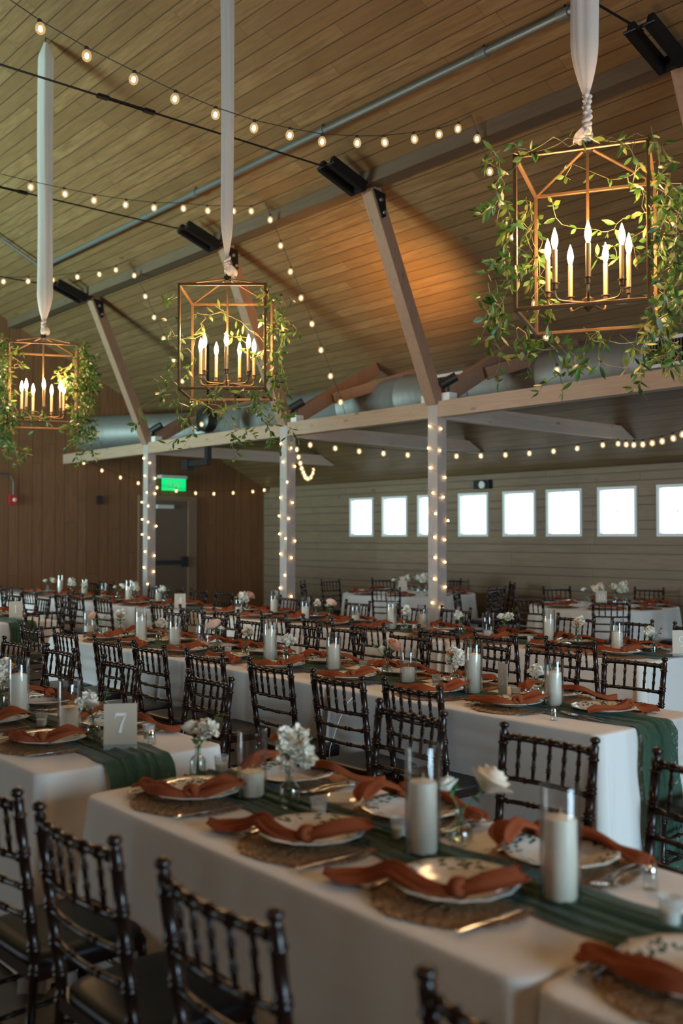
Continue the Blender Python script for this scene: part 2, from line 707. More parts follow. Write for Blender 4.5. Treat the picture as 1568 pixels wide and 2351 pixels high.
def gable(name, x0, x1, openings=()):
    """a gable wall between x0 and x1, its outline under the roof; openings (y0, y1, ztop)"""
    mb = MB()
    ys = sorted({YS - .2, 0.0, YN + .2, *[q for o in openings for q in o[:2]]})
    for a, b in zip(ys, ys[1:]):
        zb = 0
        for (c0, c1, zt) in openings:
            if a >= c0 - 1e-6 and b <= c1 + 1e-6:
                zb = zt
        za, zc = roof(a) + .05, roof(b) + .05
        p = [(x0, a, zb), (x1, a, zb), (x1, b, zb), (x0, b, zb), (x0, a, za), (x1, a, za), (x1, b, zc), (x0, b, zc)]
        mb.add(p, [(0, 3, 2, 1), (4, 5, 6, 7), (0, 1, 5, 4), (1, 2, 6, 5), (2, 3, 7, 6), (3, 0, 4, 7)])
    return struct(mb.build(name, M['endwall']))


gable('wall_west', XW - .2, XW)
gable('wall_east', XE, XE + .2, ((.7, 5.1, 3.8),))

# wall with the row of small windows (real openings)
WX = [-13.80, -12.93, -12.04, -11.10, -10.16, -9.32, -8.41, -7.46, -6.53, -5.61, -4.67, -3.74]
WW, WZ0, WZ1 = .635, 1.605, 2.30
ztop = roof(YN) + .05
mb = MB()
mb.box((XW - .2, YN, 0), (XE + .2, YN + .09, WZ0))
mb.box((XW - .2, YN, WZ1), (XE + .2, YN + .09, ztop))
prev = XW - .2
for x in WX:
    mb.box((prev, YN, WZ0), (x, YN + .09, WZ1))
    prev = x + WW
mb.box((prev, YN, WZ0), (XE + .2, YN + .09, WZ1))
struct(mb.build('wall_north', M['windowwall']))
for i, x in enumerate(WX):
    a, b = x, x + WW
    fr = MB()
    t, dp = .045, .03
    fr.box((a - .004, YN - dp, WZ0 - .004), (b + .004, YN + .06, WZ0 + .038))
    fr.box((a - .004, YN - dp, WZ1 - .038), (b + .004, YN + .06, WZ1 + .004))
    fr.box((a - .004, YN - dp, WZ0 + .038), (a + .038, YN + .06, WZ1 - .038))
    fr.box((b - .038, YN - dp, WZ0 + .038), (b + .004, YN + .06, WZ1 - .038))
    f = fr.build('window_%d' % (i + 1), M['window_frame'])
    struct(f)
    MB().box((a, YN + .004, WZ0), (b, YN + .008, WZ1)).build('window_pane', M['glass_pane'], f)
    mu = MB()
    cx_ = a + WW * .47
    mu.box((cx_ - .005, YN - .006, WZ0), (cx_ + .005, YN + .004, WZ1))
    mu.box((cx_ - .010, YN - .008, (WZ0 + WZ1) / 2 - .015), (cx_ + .010, YN + .004, (WZ0 + WZ1) / 2 + .01))
    mu.build('window_mullion', M['window_frame'], f)

# wall opposite, with two open doorways the daylight comes through
mb = MB()
ops = ((-15.6, -9.2, 3.4),)
prev = XW - .2
zt = roof(YS) + .12
for a, b, z in ops:
    mb.box((prev, YS - .2, 0), (a, YS, zt))
    mb.box((a, YS - .2, z), (b, YS, zt))
    prev = b
mb.box((prev, YS - .2, 0), (XE + .2, YS, zt))
struct(mb.build('wall_south', M['windowwall']))

# columns, beam, purlins, aisle ties, struts
CX = [-13.60, -10.10, -7.46, -3.95]
for i, x in enumerate(CX):
    c = struct(MB().box((x - .07, 7.70, 0), (x + .07, 7.84, 3.03)).build('column', M['post']), 'square pale timber post, %s from the boarded end wall' % ORD[i])
for i, (a, b) in enumerate(((XW, CX[0] - .07), (CX[0] + .07, CX[1] - .07), (CX[1] + .07, CX[2] - .07), (CX[2] + .07, CX[3] - .07), (CX[3] + .07, XE))):
    struct(MB().box((a, 7.70, 2.88), (b, 7.83, 3.05)).build('beam', M['beam']))
py = 6.78
struct(MB().box((XW, 6.68, 5.155), (XE, 6.85, 5.30)).build('purlin_beam', M['purlin']))
struct(MB().box((XW, -6.85, 5.155), (XE, -6.68, 5.30)).build('purlin_beam', M['purlin']))
for x in CX:
    # horizontal tie from post to the sloped ceiling, end cut to the slope
    y0, z0, z1 = 7.84, 2.87, 3.04
    ya, yb = (CA - z1) / CS - .02, (CA - z0) / CS - .02
    p = [(x - .045, y0, z0), (x + .045, y0, z0), (x + .045, yb, z0), (x - .045, yb, z0), (x - .045, y0, z1), (x + .045, y0, z1), (x + .045, ya, z1), (x - .045, ya, z1)]
    mb = MB()
    mb.add(p, [(0, 3, 2, 1), (4, 5, 6, 7), (0, 1, 5, 4), (1, 2, 6, 5), (2, 3, 7, 6), (3, 0, 4, 7)])
    struct(mb.build('tie_beam', M['tie']))
    # strut leaning from the post head up to the purlin
    struct(MB().bar((x, 7.74, 3.04), (x, 6.80, 5.16), .14, .15, up=(1, 0, 0)).build('strut_beam', M['strut']))
    # strut towards the window side with its raking brace
    struct(MB().bar((x, 7.86, 3.12), (x, 9.30, 3.92), .12, .18).build('strut_beam', M['strut']))
    struct(MB().bar((x + .11, 8.45, 3.42), (x + .58, 9.50, 3.80), .045, .14).build('brace_beam', M['strut']))

# door in the boarded end wall
dy0, dy1, dz = 9.30, 10.24, 2.28
d = struct(MB().box((XW - .05, dy0, 0), (XW + .03, dy1, dz)).build('door_1', M['door']))
mb = MB()
mb.box((XW, dy0 - .12, 0), (XW + .07, dy0, dz + .09)).box((XW, dy1, 0), (XW + .07, dy1 + .19, dz + .09)).box((XW, dy0, dz), (XW + .07, dy1, dz + .09))
mb.build('door_frame', M['door_frame'], d)
mb = MB().box((XW + .06, dy0 + .06, 1.08), (XW + .11, dy1 - .10, 1.15)).box((XW + .04, dy1 - .14, 1.02), (XW + .12, dy1 - .04, 1.22))
mb.build('push_bar', M['black'], d)
MB().box((XW + .03, dy0 + .25, 2.13), (XW + .10, dy0 + .60, 2.20)).build('door_closer', M['white_metal'], d)


def letters_exit(parent):
    """EXIT in block strokes on the sign's face (sign plane faces +X)"""
    mb = MB()
    h, w_ = .11, .065
    y = 0
    x = .031
    t = .016

    def s_(y0, z0, y1, z1):
        mb.bar((x, y0, z0), (x, y1, z1), t, .004, up=(1, 0, 0))
    ys = [-.155, -.075, .005, .055]
    # E
    s_(ys[0], 0, ys[0], h); s_(ys[0], h, ys[0] + w_, h); s_(ys[0], h / 2, ys[0] + w_ * .8, h / 2); s_(ys[0], 0, ys[0] + w_, 0)
    s_(ys[1], 0, ys[1] + w_, h); s_(ys[1], h, ys[1] + w_, 0)
    s_(ys[2] + .015, 0, ys[2] + .015, h)
    s_(ys[3], h, ys[3] + w_ * 1.1, h); s_(ys[3] + w_ * .55, 0, ys[3] + w_ * .55, h)
    return mb.build('lettering', M['exit_letters'], parent, loc=(0, 0, .055))


ex = tag(empty('exit_sign', (XW + .14, 9.87, 2.47)), 'green glowing EXIT sign above the door in the boarded end wall', 'sign')
MB().box((-.02, -.25, 0), (.02, .25, .23)).build('face', M['exit'], ex)
letters_exit(ex)
MB().box((-.14, -.28, .23), (.03, .28, .29)).build('housing', M['white_metal'], ex)
al = tag(empty('fire_alarm', (XW, 6.79, 2.14)), 'red fire alarm at the foot of a thin conduit on the end wall', 'alarm')
MB().box((0, -.07, 0), (.06, .07, .17)).build('case', M['red'], al)
MB().lathe([(.03, 0), (.034, .02), (.02, .035)], 16, M=Matrix.Translation((.06, .01, .085)) @ Matrix.Rotation(R(90), 4, 'Y')).build('strobe', M['white_metal'], al)
MB().tube([(.03, 0, .17), (.03, 0, .40), (.03, -.06, .50), (.03, -.35, .53)], .014, 8).build('conduit', M['pipe'], al)
th = MB().box((0, -.05, 0), (.04, .05, .16)).build('wall_switch', M['black'])
th.location = (XW, 8.40, 2.18)
tag(th, 'small black control box on the end wall boards beside the first post', 'switch')
em = tag(empty('emergency_light', (-10.55, YN, 2.42)), 'dark emergency light fixed above the row of small windows', 'lamp')
MB().box((-.16, -.09, -.06), (.16, 0, .08)).build('housing', M['black'], em)
MB().lathe([(.02, 0), (.055, .02), (.06, .06), (.05, .065)], 16, M=Matrix.Translation((.06, -.09, .0)) @ Matrix.Rotation(R(90), 4, 'X')).build('lamp_head', M['white_metal'], em)

# galvanised duct above the aisle
du = tag(empty('air_duct', (0, 0, 0)), 'round galvanised air duct running above the timber beam', 'duct')
DY, DZ, DR = 9.2, 3.42, .30
pts = [(XW, 8.15, DZ), (-16.1, 8.18, DZ), (-15.75, 8.32, DZ), (-15.4, 8.56, DZ), (-15.0, 8.84, DZ), (-14.65, 9.06, DZ), (-14.3, 9.17, DZ)]
rad = [DR] * 7
x = -13.95
while x < XE:
    pts += [(x, DY, DZ), (x + .02, DY, DZ), (x + .05, DY, DZ)]
    rad += [DR, DR + .014, DR]
    x += 1.15
pts.append((XE, DY, DZ)); rad.append(DR)
smooth_by_angle(MB().tube(pts, rad, 36).build('pipe', M['duct'], du), 35)
for i, gx in enumerate((-13.75, -8.33, -3.2, -5.35)):
    mb = MB()
    w_, h_ = .26, .15
    for (a, b, c_, d_) in ((-w_, -h_, w_, -h_ + .035), (-w_, h_ - .035, w_, h_), (-w_, -h_ + .035, -w_ + .035, h_ - .035), (w_ - .035, -h_ + .035, w_, h_ - .035)):
        mb.box((gx + a, DY - DR - .05, DZ + b + .02), (gx + c_, DY - DR + .06, DZ + d_ + .02))
    g_ = mb.build('register_frame', M['white_metal'], du)
    mb = MB()
    for q in range(13):
        xx = gx - w_ + .045 + q * (2 * w_ - .09) / 12
        mb.box((xx - .004, DY - DR - .03, DZ - h_ + .05), (xx + .004, DY - DR + .03, DZ + h_ - .01))
    mb.box((gx - w_ + .03, DY - DR - .005, DZ - h_ + .03), (gx + w_ - .03, DY - DR + .05, DZ + h_ + .0))
    mb.build('register_grille', M['grille'], g_)
sp_ = tag(empty('loudspeaker', (-12.63, 8.2, 3.35)), 'round black loudspeaker hung in front of the duct near the end wall', 'loudspeaker')
smooth_by_angle(MB().lathe([(.02, 0), (.17, .03), (.19, .10), (.17, .20), (.1, .24)], 28, M=Matrix.Rotation(R(90), 4, 'X') @ Matrix.Translation((0, 0, -.1))).build('case', M['black'], sp_), 40)
MB().bar((0, 0, .16), (0, 0, roof(8.2) - 3.35 - .03), .025, .025).build('bracket', M['steel'], sp_)
br = tag(empty('projector_bracket', (-12.15, 7.78, 2.60)), 'black angled bracket hung under the timber beam between two posts', 'bracket')
MB().box((-.30, -.05, .02), (.22, .02, .10)).box((.16, -.05, .10), (.24, .02, .28)).build('arm', M['black'], br)
MB().box((-.42, -.07, -.03), (-.26, .05, .12)).build('head', M['black'], br)

# sprinkler pipe along the ceiling
pp = tag(empty('sprinkler_pipe', (0, 6.06, 5.51)), 'long grey sprinkler pipe running under the ceiling boards', 'pipe')
smooth_by_angle(MB().tube([(-13.75, 0, 0), (XE, 0, 0)], .032, 16).build('pipe_run', M['pipe'], pp))
for x in (-13.7, -9.62, -7.35, -5.3, -4.5, -1.5):
    mb = MB()
    mb.tube([(x - .05, 0, 0), (x + .05, 0, 0)], .043, 16)
    mb.build('pipe_coupling', M['pipe'], pp)
    if x > -13:
        mb = MB()
        mb.tube([(x, 0, .03), (x, .02, roof(6.08) - 5.51 - .0)], .006, 6)
        mb.build('pipe_hanger', M['steel'], pp)
mb = MB().tube([(-13.75, 0, 0), (-13.78, -.6, .32), (-13.78, -3, 1.45)], .022, 10)
mb.build('pipe_branch', M['pipe'], pp)

# tie rods with black channel brackets at the purlin
for i, x in enumerate(CX):
    rod = tag(empty('tie_rod', (x, 0, 5.235)), 'thin black steel tie rod, %s from the boarded end wall' % ORD[i], 'tie rod', 'steel tie rods across the hall')
    smooth_by_angle(MB().tube([(0, -6.3, 0), (0, 3.80, 0)], .009, 8).build('rod', M['steel'], rod))
    MB().tube([(0, 4.25, 0), (0, 6.25, 0)], .009, 8).build('rod', M['steel'], rod)
    mb = MB()
    mb.bar((.016, 3.78, 0), (.016, 4.27, 0), .008, .012).bar((-.016, 3.78, 0), (-.016, 4.27, 0), .008, .012)
    mb.box((-.024, 3.76, -.013), (.024, 3.86, .013)).box((-.024, 4.19, -.013), (.024, 4.29, .013))
    mb.build('turnbuckle', M['steel'], rod)
    bk = tag(empty('steel_bracket', (x, 6.45, 5.20)), 'black two-plate steel bracket under the purlin, %s from the end wall' % ORD[i], 'bracket', 'black brackets under the purlin')
    for s in (-1, 1):
        MB().bar((s * .08, -.24, .07), (s * .08, .20, -.085), .05, .115).build('side_plate', M['steel'], bk)
    MB().box((-.09, .16, -.12), (.09, .21, -.02)).build('web_plate', M['steel'], bk)
    MB().tube([(-.13, -.24, .05), (.13, -.24, .05)], .014, 8).build('pin', M['steel'], bk)
    # knife plate with two bolts at the strut head
    kp = tag(empty('bolted_plate', (x + .075, 6.86, 5.05)), 'black bolted plate at a strut head, %s from the end wall' % ORD[i], 'plate', 'bolted plates at the strut heads')
    mb = MB()
    mb.add([(0, -.09, .08), (0, .07, .06), (0, .08, -.17), (0, .03, -.20), (.012, -.09, .08), (.012, .07, .06), (.012, .08, -.17), (.012, .03, -.20)],
           [(0, 1, 2, 3), (7, 6, 5, 4), (0, 4, 5, 1), (1, 5, 6, 2), (2, 6, 7, 3), (3, 7, 4, 0)])
    mb.build('plate', M['steel'], kp)
    for (yy, zz) in ((.0, -.02), (.045, -.14)):
        MB().tube([(.0, yy, zz), (.03, yy, zz)], .019, 8).build('bolt', M['bolt'], kp)
    if i in (1, 2, 0):
        sl = tag(empty('spotlight', (x + .14, 7.80, 3.05)), 'black cylinder spotlight on the beam, above the %s post from the end wall' % ORD[i], 'spotlight', 'spotlights on the beam')
        MB().box((-.06, -.05, 0), (.06, .07, .09)).build('base', M['white_metal'], sl)
        mb = MB().tube([(0, 0, .09), (0, 0, .17)], .012, 8)
        mb.build('neck', M['steel'], sl)
        Mx = Matrix.Translation((0, 0, .22)) @ Matrix.Rotation(R(38), 4, 'Z') @ Matrix.Rotation(R(62), 4, 'Y')
        h_ = smooth_by_angle(MB().lathe([(.02, -.1), (.052, -.09), (.052, .1), (.045, .1), (.043, .085)], 20, M=Mx).build('lamp_head', M['black'], sl))
        MB().lathe([(.001, .08), (.043, .082)], 20, M=Mx).build('lens', M['lens_lit'], h_)
        if i == 2:
            # its twin on the other side of the post throws a warm light up the boards
            s2 = tag(empty('spotlight', (x - .16, 7.80, 3.05)), 'black cylinder spotlight tucked behind the foot of the strut at the third post', 'spotlight', 'spotlights on the beam')
            MB().box((-.06, -.05, 0), (.06, .07, .09)).build('base', M['white_metal'], s2)
            MB().tube([(0, 0, .09), (0, 0, .17)], .012, 8).build('neck', M['steel'], s2)
            My = Matrix.Translation((0, 0, .22)) @ Matrix.Rotation(R(150), 4, 'Z') @ Matrix.Rotation(R(42), 4, 'Y')
            h2 = smooth_by_angle(MB().lathe([(.02, -.1), (.052, -.09), (.052, .1), (.045, .1), (.043, .085)], 20, M=My).build('lamp_head', M['black'], s2))
            MB().lathe([(.001, .08), (.043, .082)], 20, M=My).build('lens', M['lens_lit'], h2)
            sl_ = bpy.data.lights.new('spot_light', 'SPOT')
            sl_.energy = 200
            sl_.color = (1.0, .50, .13)
            sl_.spot_size = R(125)
            sl_.spot_blend = 1.0
            sl_.shadow_soft_size = .12
            so_ = bpy.data.objects.new('spot_light', sl_)
            COL.objects.link(so_)
            so_.location = (x - .24, 7.66, 3.46)
            so_.rotation_euler = (Vector((-8.6, 7.9, 4.7)) - Vector((x - .24, 7.66, 3.46))).to_track_quat('-Z', 'Y').to_euler()

# ------------------------------------------------------------------ lanterns, chiffon ribbons and vine garlands
def leaf(mb, p, d, L, W, rn):
    d = d.normalized()
    up = Vector((rn.uniform(-1, 1), rn.uniform(-1, 1), rn.uniform(-.2, 1)))
    x = d.cross(up)
    if x.length < .05:
        x = Vector((1, 0, 0))
    x.normalize()
    z = x.cross(d)
    b = L * rn.uniform(-.12, .18)
    pts = [p, p + d * L * .3 + x * W * .42 + z * b * .5, p + d * L * .62 + x * W * .46 + z * b, p + d * L + z * b * 1.6,
           p + d * L * .62 - x * W * .46 + z * b, p + d * L * .3 - x * W * .42 + z * b * .5, p + d * L * .32 - z * W * .10, p + d * L * .64 - z * W * .08 + z * b * .6]
    mb.add(pts, [(0, 1, 6), (0, 6, 5), (1, 2, 7, 6), (6, 7, 4, 5), (2, 3, 7), (7, 3, 4)])


def vine(stem, fol, guide, rn, dens=1.0, jit=.03, shoots=.25, depth=0, size=1.0):
    """walk along a guide line; pairs of leaves on the way, side shoots now and then"""
    P = [Vector(g) for g in guide]
    pts = [P[0]]
    for a, b in zip(P, P[1:]):
        n = max(2, int((b - a).length / .032))
        for i in range(1, n + 1):
            q = a.lerp(b, i / n) + Vector((rn.gauss(0, jit), rn.gauss(0, jit), rn.gauss(0, jit * .6)))
            pts.append(q)
    sm = [pts[0]] + [(pts[i - 1] + pts[i] * 2 + pts[i + 1]) / 4 for i in range(1, len(pts) - 1)] + [pts[-1]]
    stem.tube(sm, [.0022 * (1 - .5 * i / len(sm)) for i in range(len(sm))], 4)
    for i in range(1, len(sm)):
        t = (sm[i] - sm[i - 1])
        if t.length < 1e-6:
            continue
        t.normalize()
        if rn.random() < .78 * dens:
            for s in ((1, -1) if rn.random() < .7 else (1,)):
                side = t.cross(Vector((rn.gauss(0, 1), rn.gauss(0, 1), rn.gauss(0, 1)))).normalized() * s
                d = side + t * .55 + Vector((0, 0, -.25))
                leaf(fol, sm[i] + side * .004, d, size * rn.uniform(.040, .078), size * rn.uniform(.017, .030), rn)
        if depth < 2 and rn.random() < shoots * .5:
            L = rn.uniform(.06, .17)
            out = Vector((sm[i].x, sm[i].y, 0))
            out = out.normalized() if out.length > .05 else Vector((1, 0, 0))
            e = out * rn.uniform(.1, .8) + Vector((rn.gauss(0, .4), rn.gauss(0, .4), rn.uniform(-1.0, .35)))
            e.normalize()
            vine(stem, fol, [sm[i], sm[i] + e * L * .5 + Vector((0, 0, .01)), sm[i] + e * L + Vector((0, 0, -L * .25))], rn, dens, jit * .5, .0, depth + 1, size)


def ribbon(loc, zt, zb, wtop, wbot, label, rn, tuft=1, zigzag=0, rope=.0):
    """gathered chiffon drape hanging from ceiling height zt down to a knot above zb"""
    root = tag(empty('chiffon_ribbon', loc), label, 'ribbon', 'white chiffon ribbons holding the lanterns')
    H = zt - zb - rope
    mb = MB()
    ph = [rn.uniform(0, 6) for _ in range(5)]

    def f(u, v):
        a = 2 * PI * v
        z = zt - u * H
        wv = wtop + (wbot - wtop) * u
        if u > .90:
            wv *= 1 - ((u - .90) / .10) ** 1.6 * .82
        if u < .05 and zigzag:
            wv *= .25 + .75 * u / .05
        q = .5 + .5 * math.sin(u * 5 + ph[0])
        r = 1 + .16 * math.sin(3 * a + ph[1] + u * 2.1) + .09 * math.sin(7 * a + ph[2] - u * 3)
        sx = math.sin(u * 7 + ph[3]) * .004
        return (math.cos(a) * wv / 2 * r + sx, math.sin(a) * wv / 2 * (.55 + .2 * q) * r, z)
    R_ = Matrix.Rotation(R(49), 4, 'Z')

    def g(u, v):
        return tuple(R_ @ Vector(f(u, v)))
    smooth_by_angle(mb.grid(g, 70, 28).build('drape', M['ribbon'], root), 60)
    # knot
    mb = MB()
    if rope:
        for q in range(3):
            mb.tube([(.011 * math.cos(9 * t * rope + q * 2.1 + 20 * t * rope), .011 * math.sin(9 * t * rope + q * 2.1 + 20 * t * rope), zb + rope * 1.08 * t) for t in [i / 14 for i in range(15)]],
                    [.012 + .005 * math.sin(i * 1.9 + q) for i in range(15)], 8)
    for j, (dz, rr, tk, tl) in enumerate(((-.005, .014, .014, 20), (-.035, .013, .013, -24), (-.062, .012, .012, 12))):
        pts = []
        for i in range(14):
            a = 2 * PI * i / 14
            pts.append(Vector((math.cos(a) * rr, math.sin(a) * rr, dz + math.sin(a + j) * .012 + math.cos(a) * rr * math.tan(R(tl)))) + Vector((0, 0, zb)))
        mb.tube(pts, [tk * rn.uniform(.85, 1.15) for _ in pts], 8, close=True)
    mb.tube([(0, 0, zb + .01), (0, 0, zb - .07)], .014, 8)
    smooth_by_angle(mb.build('knot', M['ribbon'], root), 60)
    mb = MB()

    def h(u, v):
        a = 2 * PI * v
        r = .012 + .034 * math.sin(u * 2.4) * (1 + .25 * math.sin(3 * a + 2 * u))
        c = Vector((.652, .758, 0)) * tuft * .045 * u
        return tuple(c + R_ @ Vector((math.cos(a) * r, math.sin(a) * r * .6, zb - .075 + .03 * (1 - u) - .05 * u + .012 * math.sin(4 * a))))
    smooth_by_angle(mb.grid(h, 9, 18).build('tuft', M['ribbon'], root), 60)
    mb = MB().tube([(0, 0, zb - .04), (.004, 0, zb - .09), (-.004, 0, zb - .13)], .004, 6)
    mb.build('hook', M['steel'], root)
    if zigzag:
        MB().tube([(0, 0, zt - .01), (.0, 0, zt + .06)], .006, 6).build('ceiling_hook', M['steel'], root)
    return root


def lantern(loc, rz, s, zb, zt, ring_rot, label, dim=1.0):
    root = tag(empty('lantern_chandelier', loc, rz), label, 'lantern', 'open brass lanterns with candle lights')
    b = s / 2
    t = .018
    mb = MB()
    for z in (zb, zt):
        for a, c_ in (((-b, -b), (b, -b)), ((b, -b), (b, b)), ((b, b), (-b, b)), ((-b, b), (-b, -b))):
            mb.bar((a[0], a[1], z), (c_[0], c_[1], z), t, t)
    for x in (-b, b):
        for y in (-b, b):
            mb.box((x - t / 2, y - t / 2, zb - t / 2), (x + t / 2, y + t / 2, zt + t / 2))
            mb.bar((x, y, zt), (0, 0, zt + .12), t * .9, t * .55)
    mb.build('frame', M['brass'], root, mods=(('BEVEL', dict(width=.002, segments=1)),))
    MB().lathe([(.02, zt + .095), (.028, zt + .10), (.028, zt + .135), (.012, zt + .145), (.008, zt + .17)], 16).build('hub', M['steel'], root)
    smooth_by_angle(MB().tube([(0, 0, zt + .11), (0, 0, zb + .10)], .0075, 10).build('centre_rod', M['brass'], root))
    za = zb + .075
    smooth_by_angle(MB().lathe([(.006, za - .045), (.012, za - .035), (.03, za - .022), (.03, za + .022), (.012, za + .03), (.008, za + .05)], 18).build('arm_hub', M['brass'], root))
    n = 7
    for i in range(n):
        a = ring_rot + 2 * PI * i / n
        ca, sa = math.cos(a), math.sin(a)
        rr = .205
        pts = [(ca * q, sa * q, za + z) for q, z in ((.025, 0), (.10, -.004), (.16, -.006), (.185, -.002), (.200, .012), (.205, .03), (.205, .05))]
        arm = smooth_by_angle(MB().tube(pts, .0065, 8).build('arm', M['brass'], root))
        c_ = (ca * rr, sa * rr, za + .045)
        smooth_by_angle(MB().lathe([(.008, 0), (.014, .004), (.015, .028), (.022, .030), (.022, .034), (.0135, .036)], 16, c=c_).build('candle_cup', M['brass'], arm), 35)
        smooth_by_angle(MB().lathe([(.0125, .034), (.0125, .20), (.008, .206)], 16, c=c_).build('candle_sleeve', M['sleeve'], arm), 35)
        smooth_by_angle(MB().lathe([(.007, .204), (.011, .215), (.0165, .238), (.0165, .250), (.012, .275), (.006, .295), (.001, .310)], 16, c=c_).build('flame_bulb', M['flame_bulb'], arm), 60)
        l = bpy.data.lights.new('candle_light', 'POINT')
        l.energy = LAMP_W * dim / n
        l.color = (1.0, .58, .27)
        l.shadow_soft_size = .03
        lo = bpy.data.objects.new('candle_light', l)
        COL.objects.link(lo)
        lo.parent = root
        lo.location = (ca * rr, sa * rr, za + .045 + .335)
    return root


LAMP_W = 72
rn = random.Random(3)
LAN = [
    dict(loc=(-2.97, 4.19, 0), rz=R(29), s=.62, zb=2.70, zt=3.45, rr=R(-61 + 29), side='beside the third post, largest of the lanterns'),
    dict(loc=(-6.19, 4.19, 0), rz=R(49), s=.62, zb=2.665, zt=3.415, rr=R(-90 + 5), side='middle one of the three lanterns'),
    dict(loc=(-9.33, 4.14, 0), rz=R(66), s=.64, zb=2.70, zt=3.45, rr=R(-90 + 2), side='hung closest to the end wall'),
]
for i, q in enumerate(LAN):
    lb = ['open square brass lantern with seven candle bulbs, hung nearest the camera',
          'open square brass lantern with seven candle bulbs, middle one of the three',
          'open square brass lantern with seven candle bulbs, hung closest to the end wall'][i]
    lantern(q['loc'], q['rz'], q['s'], q['zb'], q['zt'], q['rr'], lb)
    x, y, _ = q['loc']
    rl = ['wide white chiffon ribbon with long crumpled knot above the nearest lantern',
          'narrow white chiffon ribbon tied above the middle lantern',
          'sheer white chiffon ribbon tied to a ceiling hook, above the lantern near the end wall'][i]
    ribbon((x, y, 0), roof(y) - (.05 if i == 2 else .0), q['zt'] + (.265, .27, .27)[i], (.135, .10, .135)[i], (.13, .085, .15)[i], rl, rn, (-.9, .7, .4)[i], zigzag=(i == 2), rope=(.11, 0, 0)[i])

EXTRA = [((.28, 4.15, 0), 40, 'added unseen brass lantern in line with the other three, for warm fill light'), ((-.15, -.55, 0), 20, 'added out-of-view brass lantern over the walkway, warming the first table row')]  # unseen lanterns, added to throw warm light on the front tables
for (loc, rz_, lb) in EXTRA:
    lantern(loc, R(rz_), .62, 2.70, 3.45, .3, lb, .7)
    ribbon(loc, roof(loc[1]), 3.73, .12, .11, ('white chiffon ribbon on the added unseen lantern beyond the largest one', 'white chiffon ribbon on the added walkway lantern, out of view')[loc[1] < 0], rn, .5)

